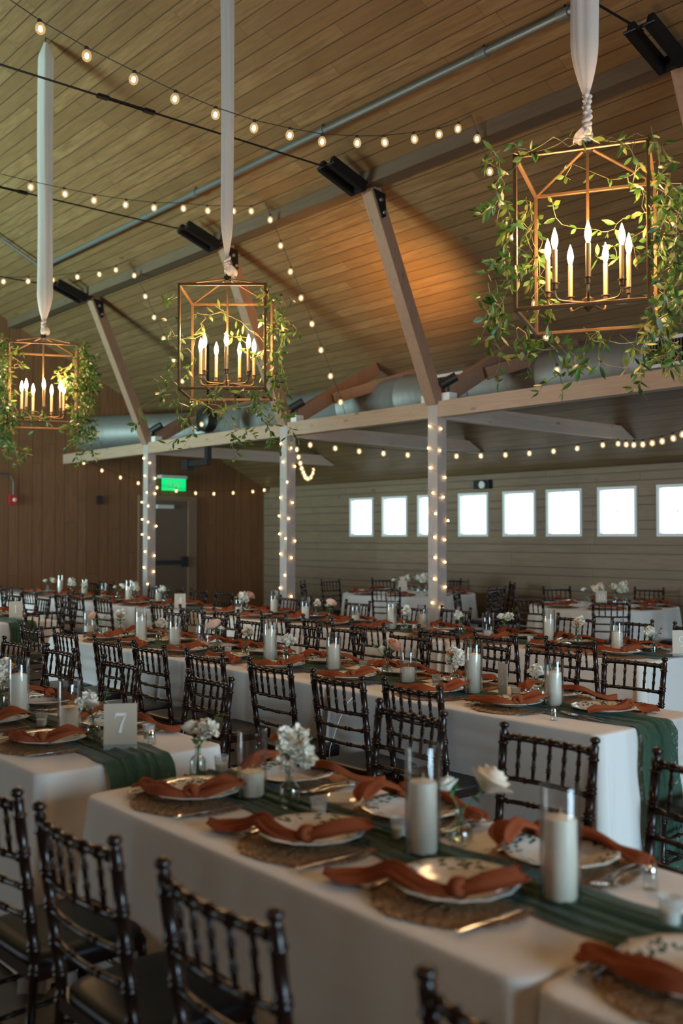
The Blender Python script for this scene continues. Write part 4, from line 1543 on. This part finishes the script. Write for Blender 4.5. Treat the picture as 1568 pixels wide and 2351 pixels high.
# ------------------------------------------------------------------ place settings
def crumple(path, seed, nv=12):
    """soft folded strip of cloth along path [(x,y,z,width)]"""
    rn = random.Random(seed)
    ph = [rn.uniform(0, 6) for _ in range(8)]
    n = len(path)

    def cr(t):
        s_ = t * (n - 1)
        i = min(int(s_), n - 2)
        f = s_ - i
        p = [path[max(i - 1, 0)], path[i], path[i + 1], path[min(i + 2, n - 1)]]
        out = []
        for c_ in range(4):
            a, b, cc, d = (q[c_] for q in p)
            out.append(.5 * ((2 * b) + (-a + cc) * f + (2 * a - 5 * b + 4 * cc - d) * f * f + (-a + 3 * b - 3 * cc + d) * f ** 3))
        return out

    def f(u, v):
        x, y, z, w_ = cr(u)
        x2, y2, _, _ = cr(min(u + .01, 1))
        x1, y1, _, _ = cr(max(u - .01, 0))
        t = Vector((x2 - x1, y2 - y1, 0))
        t = t.normalized() if t.length > 1e-6 else Vector((1, 0, 0))
        nrm = Vector((-t.y, t.x, 0))
        j = (v - .5) * 2
        fold = math.sin(j * 5 + ph[0] + 1.5 * math.sin(u * 6 + ph[1])) * .006 + math.sin(j * 11 + ph[2] + u * 9) * .0035
        arch = .014 * (1 - j * j) + .22 * w_ * j * .5
        return (x + nrm.x * w_ * j * .5, y + nrm.y * w_ * j * .5, z + arch + fold * min(1, w_ / .04) + .006 * math.sin(u * 17 + ph[3] + j))
    return f


def napkin_proto(kind):
    if kind == 0:
        path = [(-.205, -.095, .010, .03), (-.178, -.100, .016, .080), (-.135, -.100, .028, .058), (-.08, -.115, .034, .052), (-.01, -.125, .036, .062), (.05, -.112, .036, .052), (.092, -.075, .038, .028), (.122, -.030, .050, .060), (.138, .020, .064, .088), (.128, .070, .058, .075), (.100, .105, .044, .03)]
        knot = (.095, -.070, .048)
    elif kind == 1:
        path = [(-.16, -.06, .026, .02), (-.12, -.085, .032, .060), (-.05, -.100, .036, .052), (.03, -.095, .036, .050), (.09, -.070, .038, .030), (.14, -.055, .028, .062), (.19, -.06, .012, .080), (.225, -.095, .008, .055), (.235, -.13, .006, .02)]
        knot = (.095, -.068, .045)
    else:
        path = [(-.255, -.200, .005, .03), (-.215, -.170, .008, .080), (-.165, -.130, .018, .052), (-.115, -.105, .034, .050), (-.04, -.112, .036, .066), (.03, -.100, .036, .056), (.075, -.068, .037, .030), (.115, -.015, .054, .070), (.125, .050, .062, .085), (.09, .105, .050, .060), (.065, .14, .035, .03)]
        knot = (.078, -.062, .046)
    root = tag(empty('napkin'), 'x', 'napkin')
    mb = MB().grid(crumple(path, 70 + kind), 60, 12)
    mb.build('folded_cloth', M['napkin'], root, smooth=True, mods=(('SOLIDIFY', dict(thickness=.0022)),))
    mb = MB()
    rn = random.Random(90 + kind)
    for q in range(3):
        pts = []
        Mx = Matrix.Translation(knot) @ Matrix.Rotation(rn.uniform(0, 3), 4, 'Z') @ Matrix.Rotation(R(50 + 30 * q), 4, 'X')
        for i in range(12):
            a = 2 * PI * i / 12
            pts.append(Mx @ Vector((math.cos(a) * .018, math.sin(a) * .014, .004 * math.sin(2 * a))))
        mb.tube(pts, [.0105 * rn.uniform(.8, 1.2) for _ in pts], 7, close=True)
    mb.build('knot', M['napkin'], root, smooth=True)
    return root


def simple_mesh(mb, name, m_, cat, smooth=True):
    o = mb.build(name, m_, None, smooth=smooth)
    tag(o, 'x', cat)
    return o


mrn = random.Random(17)
mb = MB()
ns, nr = 110, 9
for i in range(nr + 1):
    for j in range(ns):
        a = 2 * PI * j / ns
        r = .183 * i / nr
        if i == nr:
            r *= 1 + mrn.uniform(-.02, .055)
        z = .0045 + mrn.uniform(-.0022, .003) if i < nr else .002 + mrn.uniform(0, .004)
        mb.v.append((r * math.cos(a), r * math.sin(a), z))
for i in range(nr):
    for j in range(ns):
        j2 = (j + 1) % ns
        mb.f.append((i * ns + j, (i + 1) * ns + j, (i + 1) * ns + j2, i * ns + j2))
for q in range(150):
    a = mrn.uniform(0, 2 * PI)
    r = mrn.uniform(.168, .187)
    t = a + PI / 2 + mrn.uniform(-.9, .9)
    p = Vector((r * math.cos(a), r * math.sin(a), .005))
    d = Vector((math.cos(t), math.sin(t), mrn.uniform(-.05, .15))) * mrn.uniform(.012, .03)
    mb.tube([p, p + d], .0011, 3)
MATP = simple_mesh(mb, 'woven_placemat', M['raffia'], 'placemat')
mb = MB().lathe([(.001, .003), (.055, .003), (.072, .006), (.088, .013), (.118, .020), (.137, .0245), (.1385, .026), (.137, .0275), (.117, .0235), (.090, .0165), (.074, .0095), (.056, .0065), (.001, .0065)], 96,
                wob=lambda a, r, z: 1 + (.014 * math.cos(a * 14) + .006 * math.cos(28 * a)) * max(0, (r - .09) / .05))
PLATE = simple_mesh(mb, 'dinner_plate', M['plate'], 'plate')
smooth_by_angle(PLATE, 60)
NAP = [napkin_proto(i) for i in range(3)]
mb = MB()
mb.grid(lambda u, v: ((v - .5) * (.018 if u > .42 else .013) * (1 - (.75 * max(0, (u - .85) / .15))), (u - .5) * .23, .003 + .0015 * math.sin(PI * v)), 20, 4)
KNIFE = tag(mb.build('knife', M['silver'], None, True, mods=(('SOLIDIFY', dict(thickness=.002)),)), 'x', 'knife')
mb = MB()


def forkshape(u, v):
    wv = .009 + .006 * max(0, (u - .0) * 0) if u < .6 else .007 + .017 * min(1, (u - .6) / .12)
    if u < .12:
        wv = .015
    return ((v - .5) * wv, (u - .5) * .20, .004 + .010 * math.sin(u * PI) ** 2 * .5 + (.007 * (u - .7) if u > .7 else 0))


mb.grid(forkshape, 20, 4)
for t in (-1, -.33, .33, 1):
    mb.tube([(t * .009, .092, .008), (t * .0095, .115, .010), (t * .0085, .14, .013)], [.0019, .0017, .0008], 5)
FORK = tag(mb.build('fork', M['silver'], None, True, mods=(('SOLIDIFY', dict(thickness=.0016)),)), 'x', 'fork')

srn = random.Random(23)


def setting(x, y, face, where, detail=2, kind=None, dx=0):
    """face +1: diner sits on the camera side and looks to +y"""
    rz = R(90) if face == 'end' else (0 if face > 0 else PI)
    g_ = 'table settings'
    rz += R(srn.uniform(-6, 6))
    c_, s_ = math.cos(rz), math.sin(rz)

    def at(lx, ly, lz=0):
        return (x + lx * c_ - ly * s_, y + lx * s_ + ly * c_, TZ + lz)
    place(MATP, at(0, 0, .001), rz + srn.uniform(-1, 1), 'round woven raffia placemat, ' + where, 'woven placemats', (1.05, 1.05, 1))
    place(PLATE, at(.0, .005, .013), rz + srn.uniform(-1, 1), 'scalloped white plate with green leaf border, ' + where, 'patterned dinner plates', (1.07, 1.07, 1.1))
    kd = srn.choice((0, 0, 1, 2, 2)) if kind is None else kind
    place(NAP[kd], at(0, .008, .010), rz + R(srn.uniform(-8, 8)), 'knotted terracotta napkin, ' + where, 'knotted terracotta napkins')
    if detail > 1:
        place(KNIFE, at(.165, -.05, .007), rz + R(srn.uniform(-4, 4)), 'silver knife, ' + where, 'silver knives')
        place(FORK, at(-.158, -.02, .008), rz + R(4), 'silver fork on the plate side, ' + where, 'silver dinner forks')
        place(FORK, at(-.182, -.035, .007), rz + R(-3), 'silver outer fork, ' + where, 'silver outer forks')


def settings(xs, y, face, where, detail, kinds=None):
    for i, x in enumerate(xs):
        setting(x, y, face, where % ORD[i], detail, kinds[i] if kinds else None)


settings([-.98, -1.60, -2.13, -2.72], YA - .16, 1, '%s place, near side of the front table', 2, [0, 2, 2, 0])
settings([-1.58, -2.12, -2.70], YA + .22, -1, '%s place, window side of the front table', 2, [0, 0, 2])
settings([-3.80, -4.36, -4.95], YA - .16, 1, '%s place, near side at sign seven', 2, [0, 0, 0])
settings([-3.95, -4.69, -5.3], YA + .22, -1, '%s place, window side at sign seven', 2)
settings([-3.16, -3.68, -4.36, -5.02, -5.62, -6.14, -6.87, -7.32], YB - .17, 1, '%s place, near side of table eight', 2, [0, 0, 0, 0, 1, 0, 1, 0])
settings([-3.20, -3.79, -4.31, -5.03, -5.72, -6.19, -6.82, -7.38], YB + .21, -1, '%s place, window side of table eight', 1)
setting(-2.76, YB + .02, 'end', 'end place of table eight', 2, 1)
settings([-4.04, -4.64, -5.23, -5.88, -6.59, -7.13, -7.82, -8.38, -9.0], YC - .18, 1, '%s place, near side of table nine', 1)
settings([-4.10, -4.68, -5.24, -6.01, -6.58, -7.2, -7.92, -8.55, -9.0], YC + .19, -1, '%s place, window side of table nine', 1)
settings([-10.25, -10.9, -11.5, -12.3, -13.0, -13.9], YC - .18, 1, '%s place, near side of table four', 1)
settings([-10.3, -10.95, -11.6, -12.2, -13.4, -14.0], YC + .19, -1, '%s place, window side of table four', 1)
settings([-10.1, -10.8], YB - .17, 1, '%s place, near side of table one', 1)
settings([-10.19, -10.87], YB + .2, -1, '%s place, window side of table one', 1)
for q, (c_, where) in enumerate(((RT[0], 'sign ten round table'), (RT[1], 'round table behind the post'))):
    for i in range(8):
        a = R(-100 + 45 * i)
        rr = .66 + .08 * q
        x, y = c_[0] + rr * math.cos(a), c_[1] + rr * math.sin(a)
        rz = a + PI / 2
        place(MATP, (x, y, TZ + .001), rz, 'round woven raffia placemat, %s place of the %s' % (ORD[i], where), 'woven placemats')
        place(PLATE, (x, y, TZ + .007), rz, 'scalloped patterned plate, %s place of the %s' % (ORD[i], where), 'patterned dinner plates')
        place(NAP[i % 3], (x, y, TZ + .006), rz, 'terracotta napkin, %s place of the %s' % (ORD[i], where), 'knotted terracotta napkins')

# ------------------------------------------------------------------ candles in glass cylinders, votives
def candle_proto(gh, ch, name='glass_candle'):
    root = tag(empty('candle_cylinder'), 'x', 'candle')
    r = .047
    smooth_by_angle(MB().lathe([(.001, .001), (r - .002, .001), (r, .004), (r, gh - .002), (r - .001, gh), (r - .0025, gh - .001), (r - .003, .006), (.001, .005)], 40).build('glass_cylinder', M['glass'], root), 50)
    smooth_by_angle(MB().lathe([(.001, .006), (.036, .006), (.037, .009), (.037, .006 + ch - .006), (.035, .006 + ch), (.028, .006 + ch + .001), (.012, .006 + ch + (.006 if ch > .12 else -.003)), (.001, .006 + ch + (.008 if ch > .12 else -.003))], 36).build('pillar_candle', M['wax'], root), 60)
    MB().tube([(0, 0, .004 + ch), (.001, 0, .018 + ch), (.003, 0, .028 + ch)], .0013, 6).build('wick', M['wick'], root)
    return root


_cp = {}


def candle(x, y, gh, ch, where):
    key = (gh, ch)
    if key not in _cp:
        _cp[key] = candle_proto(gh, ch)
    size = 'tall' if ch > .16 else ('medium' if ch > .1 else 'short')
    place(_cp[key], (x, y, TZ + .012), 0, '%s ivory pillar candle in glass cylinder, %s' % (size, where), 'pillar candles in glass')


for x, y, a, b, wh in [
    (-2.60, 1.86, .21, .075, 'front table, beside the white stock flowers'), (-1.85, 1.87, .28, .18, 'centre of the front table'), (-1.41, 1.87, .26, .18, 'front table beside the seam of the cloths'),
    (-4.43, 1.86, .27, .19, 'table seven at its cut-off end'), (-3.89, 1.85, .23, .115, 'table seven just behind its sign'),
    (-3.54, 3.96, .28, .20, 'table eight behind its sign'), (-3.02, 3.96, .23, .16, 'table eight at the open end'), (-4.04, 3.97, .19, .08, 'table eight behind the peach rose'),
    (-4.73, 4.00, .23, .15, 'table eight, fourth from the open end'), (-5.35, 3.97, .28, .20, 'table eight, fifth from the open end'), (-6.27, 4.04, .19, .04, 'table eight, sixth from the open end'),
    (-6.56, 3.97, .21, .13, 'table eight, seventh from the open end'), (-6.95, 3.90, .27, .19, 'table eight, eighth from the open end'), (-7.96, 3.96, .19, .05, 'table eight, at the end farther off'),
    (-8.78, 6.10, .19, .07, 'table nine, last along the row'), (-8.53, 6.38, .25, .15, 'table nine, eighth from its sign'), (-7.67, 6.12, .23, .13, 'table nine, seventh from its sign'), (-7.24, 6.40, .18, .06, 'table nine, sixth from its sign'),
    (-6.46, 6.14, .28, .19, 'table nine, fifth from its sign'), (-6.37, 6.44, .21, .12, 'table nine, fourth from its sign'), (-5.42, 6.24, .20, .05, 'table nine, third from its sign'),
    (-4.85, 6.30, .26, .18, 'table nine, second from its sign'), (-4.13, 6.15, .24, .14, 'table nine, first beside its sign'),
    (-13.78, 6.4, .26, .18, 'table four, last along the row'), (-12.84, 6.32, .23, .13, 'table four, fourth from its sign'), (-12.52, 6.45, .18, .06, 'table four, third from its sign'),
    (-11.22, 6.12, .28, .19, 'table four, second from its sign'), (-11.00, 6.42, .21, .12, 'table four, first beside its sign')]:
    candle(x, y, a, b, wh)


def votive_proto():
    root = tag(empty('votive_candle'), 'x', 'candle')
    smooth_by_angle(MB().lathe([(.001, 0), (.021, 0), (.0255, .058), (.0245, .058), (.0205, .004), (.001, .004)], 24).build('glass_cup', M['votive'], root), 50)
    smooth_by_angle(MB().lathe([(.001, .005), (.0195, .005), (.0215, .030), (.001, .030)], 20).build('tealight', M['wax'], root), 50)
    return root


VOT = votive_proto()
for x, y, wh in [(-2.94, 1.97, 'at the open end of the front table'), (-2.28, 1.87, 'front table beside the white stock flowers'), (-1.98, 1.91, 'front table beside the tallest candle'), (-1.17, 1.93, 'front row beyond the seam of the cloths'),
                 (-4.16, 1.85, 'on table seven between two candles'), (-3.60, 1.87, 'behind the table seven sign'), (-3.62, 2.07, 'beside the salt shaker of table seven'),
                 (-3.29, 4.00, 'beside sign eight'), (-3.87, 4.02, 'table eight in front of the stock flowers'), (-4.59, 4.12, 'table eight on the wrinkled runner'), (-5.11, 4.04, 'table eight beside the ranunculus'), (-5.80, 3.94, 'table eight by the orange flowers'),
                 (-7.70, 3.98, 'table eight towards its farther end'), (-6.18, 6.15, 'table nine middle of the row'), (-4.89, 6.12, 'table nine beside a tall candle')]:
    place(VOT, (x, y, TZ + .012), 0, 'small glass votive candle, ' + wh, 'votive candles')


def shaker_proto():
    root = tag(empty('salt_shaker'), 'x', 'shaker')
    smooth_by_angle(MB().lathe([(.001, 0), (.017, 0), (.019, .01), (.014, .036), (.001, .036)], 12).build('glass_body', M['bottle'], root), 30)
    smooth_by_angle(MB().lathe([(.014, .036), (.015, .042), (.012, .052), (.001, .057)], 14).build('metal_cap', M['silver'], root), 40)
    return root


SH = shaker_proto()
for x, y, wh in [(-1.33, 2.11, 'on the bare cloth of the front table'), (-3.56, 2.05, 'behind the table seven sign'), (-2.83, 3.71, 'by the edge of table eight')]:
    place(SH, (x, y, TZ + .001), 0, 'small salt shaker with silver cap, ' + wh, 'salt shakers')
dsh = smooth_by_angle(MB().lathe([(.001, 0), (.04, 0), (.06, .012), (.064, .014), (.062, .017), (.04, .005), (.001, .004)], 32).build('glass_dish', M['votive']), 50)
dsh.location = (-2.36, 2.03, TZ + .012)
tag(dsh, 'small shallow glass dish near the middle of the front table', 'dish')

# ------------------------------------------------------------------ bud vases with flowers
def petal(mb, c_, a0, spread, R0, H0, open_, cup, M_, rn):
    ph = rn.uniform(0, 6)

    def f(u, v):
        a = a0 + (v - .5) * 2 * spread * math.sin(min(u * 1.15 + .15, 1) * PI * .62)
        rr = R0 * (.12 + .88 * math.sin(u * PI * .5) ** .8) * (1 - cup * (v - .5) ** 2)
        rr += open_ * R0 * u * u * .55
        z = H0 * (u - open_ * .45 * u * u) + .0025 * math.sin(v * 7 + ph) * u
        return tuple(M_ @ (Vector(c_) + Vector((rr * math.cos(a), rr * math.sin(a), z))))
    mb.grid(f, 6, 7)


def rose(mb, c_, size, tilt, rz, rn):
    M_ = Matrix.Translation(c_) @ Matrix.Rotation(rz, 4, 'Z') @ Matrix.Rotation(tilt, 4, 'Y')
    for i, (n, r, h_, op) in enumerate(((3, .16, .52, 0), (4, .30, .56, .05), (5, .46, .55, .2), (6, .60, .50, .38), (6, .72, .42, .6))):
        for j in range(n):
            petal(mb, (0, 0, -.3 * size), 2 * PI * (j + .5 * i + rn.uniform(-.1, .1)) / n, 1.15 if i < 3 else 1.0, r * size * 1.08, h_ * size * 2.0, op, .15, M_, rn)


def cluster(mb, pts, rn, r=.014):
    for p in pts:
        for q in range(4):
            M_ = Matrix.Translation(Vector(p) + Vector((rn.gauss(0, .004), rn.gauss(0, .004), rn.gauss(0, .004)))) @ Matrix.Rotation(rn.uniform(0, 6), 4, 'Z') @ Matrix.Rotation(rn.uniform(-1.3, 1.3), 4, 'Y')
            for j in range(4):
                petal(mb, (0, 0, 0), 2 * PI * j / 4, .7, r * rn.uniform(.7, 1.2), r * .8, .7, .1, M_, rn)


def vase_proto(kind, seed):
    rn = random.Random(seed)
    root = tag(empty('bud_vase'), 'x', 'vase')
    if kind % 2 == 0:
        prof = [(.001, 0), (.026, 0), (.028, .004), (.028, .055), (.024, .064), (.011, .074), (.010, .095), (.014, .102), (.013, .103), (.0085, .095), (.009, .075), (.022, .062), (.025, .054), (.025, .006), (.001, .005)]
    else:
        prof = [(.001, 0), (.020, 0), (.032, .015), (.035, .032), (.028, .052), (.012, .066), (.010, .090), (.015, .098), (.014, .099), (.0085, .089), (.010, .066), (.026, .050), (.032, .032), (.029, .017), (.001, .006)]
    smooth_by_angle(MB().lathe(prof, 28).build('glass_bottle', M['bottle'], root), 40)
    fl = []
    if kind == 0:      # white flower, orange centre, green sprig
        fl = [('rose', (-.018, -.01, .155), .034, 'petal_white', .5, 2.6), ('cluster', (.03, .015, .165), .013, 'petal_white', 0, 0), ('small', (.008, 0, .165), .012, 'petal_orange', .3, 0)]
    elif kind == 1:    # peach rose with bud
        fl = [('rose', (.035, .015, .175), .046, 'petal_peach', .75, .4), ('rose', (-.03, -.015, .16), .020, 'petal_white', -.3, 0)]
    elif kind == 2:    # tall white stock
        fl = [('tall', (0, 0, .12), .017, 'petal_white', 0, 0), ('small', (-.035, -.02, .185), .014, 'petal_orange', .3, 0)]
    elif kind == 3:    # large cream rose leaning
        fl = [('rose', (.060, .045, .150), .050, 'petal_cream', .55, .7), ('rose', (-.025, -.02, .15), .026, 'petal_white', -.4, 0)]
    elif kind == 4:    # white ranunculus and sprig
        fl = [('rose', (-.012, -.008, .15), .032, 'petal_white', .35, 1.4), ('cluster', (-.03, -.02, .17), .010, 'petal_white', 0, 0)]
    elif kind == 5:    # white with orange blooms
        fl = [('cluster', (.01, .01, .165), .013, 'petal_white', 0, 0), ('small', (-.012, -.012, .148), .016, 'petal_orange', .5, 0), ('rose', (.028, .012, .16), .026, 'petal_white', .6, .3)]
    for (typ, c_, sz, mt, tilt, rz) in fl:
        stem = MB()
        top = Vector(c_)
        n_ = 1 if typ != 'tall' else 2
        stem.tube([(c_[0] * -.2, c_[1] * -.2, .008), (c_[0] * .05, c_[1] * .05, .09), (c_[0] * .6, c_[1] * .6, .09 + (c_[2] - .09) * .6), top], [.0017, .0016, .0015, .002], 6)
        for _ in range(3):
            p = Vector((c_[0] * .7, c_[1] * .7, .09 + (c_[2] - .09) * rn.uniform(.3, .9)))
            leaf(stem, p, Vector((rn.gauss(0, 1), rn.gauss(0, 1), .5)), rn.uniform(.025, .045), .013, rn)
        so = stem.build('stem', M['ink_green'], root, True)
        mb = MB()
        if typ == 'rose':
            rose(mb, c_, sz * 1.2, tilt, rz, rn)
        elif typ == 'small':
            rose(mb, c_, sz * 1.2, tilt, rz, rn)
        elif typ == 'cluster':
            cluster(mb, [(c_[0] + rn.gauss(0, .014), c_[1] + rn.gauss(0, .014), c_[2] + rn.gauss(0, .016)) for _ in range(12)], rn, sz * 1.2)
        else:
            pts = []
            for i in range(26):
                t = rn.random()
                a = rn.uniform(0, 6.28)
                rr = .033 * (1.2 - .45 * t)
                pts.append((.012 + rr * math.cos(a), .010 + rr * math.sin(a), .118 + .085 * t))
            cluster(mb, pts, rn, sz * .95)
        mb.build('blossom', M[mt], so, smooth=True)
    if kind in (0, 4, 1):
        sp_ = MB()
        base = Vector((.035, .03, .17)) if kind != 1 else Vector((-.05, -.04, .16))
        g2 = MB()
        vine(sp_, g2, [(0, 0, .1), tuple(base * .9), tuple(base + Vector((base.x * .5, base.y * .5, .045)))], rn, 1.0, .004, 0, 2, .42)
        s2 = sp_.build('sprig', M['ink_green'], root)
        g2.build('sprig_leaves', M['leaf'], s2, smooth=True)
    return root


VP = [vase_proto(i, 40 + i) for i in range(6)]
DESC = ['glass vase with white bloom and sprig', 'glass vase with peach rose and bud', 'glass vase with white stock flowers', 'glass vase with big cream rose',
        'glass vase with white ranunculus', 'glass vase with white and orange blooms']
for x, y, kd, rz, sc, wh in [
    (-2.95, 1.88, 0, 0, 1.0, 'at the open end of the front table'), (-2.42, 1.87, 2, 0, 1.12, 'on the front table'), (-1.83, 1.99, 3, 20, 1.05, 'on the front table'), (-.86, 1.72, 2, 40, 1.0, 'beyond the seam of the front cloths'),
    (-3.71, 1.87, 4, 0, 1.0, 'behind sign seven'), (-4.72, 1.90, 2, 200, 1.1, 'on table seven at its cut-off end'),
    (-3.17, 4.05, 4, 0, .9, 'at the open end of table eight'), (-4.32, 4.07, 1, 0, 1.0, 'on table eight'), (-3.77, 4.06, 2, 60, 1.0, 'on table eight behind the votive'), (-5.21, 4.00, 4, 150, .95, 'halfway along table eight'),
    (-5.70, 4.02, 5, 0, 1.0, 'halfway along table eight'), (-5.99, 3.98, 1, 160, 1.05, 'halfway along table eight'), (-6.95, 4.06, 4, 200, .9, 'far along table eight'), (-7.62, 4.08, 5, 90, 1.0, 'far along table eight'), (-7.64, 3.88, 1, 220, .9, 'far along table eight'),
    (-9.0, 6.36, 1, 0, 1.0, 'at the farther end of table nine'), (-8.86, 6.20, 2, 0, 1.05, 'at the farther end of table nine'), (-7.85, 6.40, 5, 0, .9, 'beside a medium candle far along table nine'), (-7.40, 6.20, 1, 90, 1.0, 'along table nine'), (-6.28, 6.12, 5, 0, 1.05, 'halfway along table nine'),
    (-5.83, 6.36, 4, 40, .95, 'along table nine'), (-5.40, 6.42, 0, 0, 1.0, 'along table nine'), (-4.65, 6.40, 5, 30, 1.0, 'along table nine near its sign'), (-3.92, 6.28, 4, 0, .95, 'beside sign nine'),
    (-14.1, 6.35, 3, 0, 1.1, 'last along table four'), (-13.43, 6.40, 2, 0, 1.05, 'far along table four'), (-12.62, 6.2, 5, 0, 1, 'along table four'), (-12.0, 6.38, 3, 50, 1.0, 'halfway along table four'), (-11.68, 6.45, 2, 0, 1.05, 'along table four'), (-10.72, 6.34, 4, 0, 1.1, 'beside sign four')]:
    place(VP[kd], (x, y, TZ + .010), R(rz), DESC[kd] + ', ' + wh, 'bud vases with flowers', (sc, sc, sc))
for c_, where in ((RT[0], 'round table with sign ten'), (RT[1], 'round table behind the post')):
    for i, (dx, dy, kd) in enumerate(((-.16, -.10, 3), (-.04, -.02, 5), (.10, .10, 0), (.22, .12, 2), (-.10, .14, 1))):
        place(VP[kd], (c_[0] + dx, c_[1] + dy, TZ + .003), R(60 * i), DESC[kd] + ', on the ' + where, 'bud vases with flowers', (1.2, 1.2, 1.35 if i in (2, 3) else 1.2))

# ------------------------------------------------------------------ table number signs
GL = {
    '7': [[(-.020, .070, .011), (.021, .070, .009)], [(-.019, .072, .004), (-.0205, .056, .004)], [(.020, .070, .005), (.006, .036, .008), (-.002, 0, .012)]],
    '1': [[(0, .001, .009), (0, .072, .009)], [(-.011, .062, .005), (0, .072, .005)], [(-.012, .001, .004), (.012, .001, .004)]],
    '4': [[(.010, .072, .005), (-.022, .022, .005)], [(-.022, .022, .005), (.021, .022, .005)], [(.008, .072, .010), (.008, 0, .010)], [(-.001, .001, .004), (.017, .001, .004)]],
}


def ell(cx_, cz, rx, rz_, w0, w1, a0=0, a1=360, n=20):
    out = []
    for i in range(n + 1):
        a = R(a0 + (a1 - a0) * i / n)
        out.append((cx_ + rx * math.cos(a), cz + rz_ * math.sin(a), w0 + (w1 - w0) * abs(math.cos(a))))
    return out


GL['8'] = [ell(0, .055, .0135, .0155, .003, .006), ell(0, .020, .018, .0195, .003, .0075)]
GL['9'] = [ell(0, .050, .0165, .021, .003, .008), [(.0165, .050, .008), (.016, .030, .007), (.008, .010, .005), (-.010, .001, .003)]]
GL['0'] = [ell(0, .036, .0175, .035, .003, .009)]


def numeral(mb, ch, ox, y):
    for st_ in GL[ch]:
        for (a, b) in zip(st_, st_[1:]):
            pa, pb = Vector((a[0] + ox, y, a[1])), Vector((b[0] + ox, y, b[1]))
            d = (pb - pa)
            if d.length < 1e-6:
                continue
            d.normalize()
            nn = Vector((d.z, 0, -d.x))
            e = d * .0006
            t = Vector((0, .0012, 0))
            q = [pa - e + nn * a[2] / 2, pb + e + nn * b[2] / 2, pb + e - nn * b[2] / 2, pa - e - nn * a[2] / 2]
            mb.add([p - t for p in q] + [p + t for p in q], [(0, 1, 2, 3), (7, 6, 5, 4), (0, 4, 5, 1), (1, 5, 6, 2), (2, 6, 7, 3), (3, 7, 4, 0)])


def number_sign(num, x, y, rz, label):
    root = tag(empty('table_number_sign', (x, y, TZ + .010), R(rz)), label, 'sign', 'table number signs')
    MB().box((-.0635, -.0015, .022), (.0635, .0015, .180)).build('panel', M['sign'], root)
    MB().box((-.0635, -.0015, .001), (.0635, .0015, .022)).box((-.0635, -.0015, 0), (.0635, .045, .003)).build('clear_foot', M['sign_foot'], root)
    if num:
        mb = MB()
        w_ = .042
        for i, ch in enumerate(num):
            ox = (i - (len(num) - 1) / 2) * w_
            numeral(mb, ch, ox, -.0028)
        o = mb.build('numeral', M['sign_paint'], root, loc=(0, 0, .068))
    return root


number_sign('7', -3.505, 1.88, 57, 'beige acrylic table sign with white number seven')
number_sign('8', -3.35, 3.97, -29, 'narrow-looking table sign turned edgewise with white number eight')
number_sign('9', -3.70, 6.28, 45, 'beige table sign with white number nine partly cut off')
number_sign('1', -9.70, 4.035, 62, 'tan table sign with white number one')
number_sign('4', -9.80, 6.00, 60, 'tan table sign with white number four')
number_sign('10', -7.00, 10.10, 38, 'tan table sign with white number ten on a round table')
number_sign('', -10.55, 10.25, 42, 'plain tan table sign among flowers behind the post')
number_sign('', -10.45, 4.0, 60, 'plain pale table sign beyond sign one')

# thin white cord hanging from the table 8 cloth
wc = MB().tube([(-4.06, 3.575, .735), (-4.075, 3.54, .70), (-4.12, 3.52, .60), (-4.17, 3.50, .45), (-4.19, 3.50, .25), (-4.19, 3.50, .01)], .0022, 6).build('white_cord', M['window_frame'])
tag(wc, 'thin white cord hanging down the near side of the table eight cloth', 'cord')
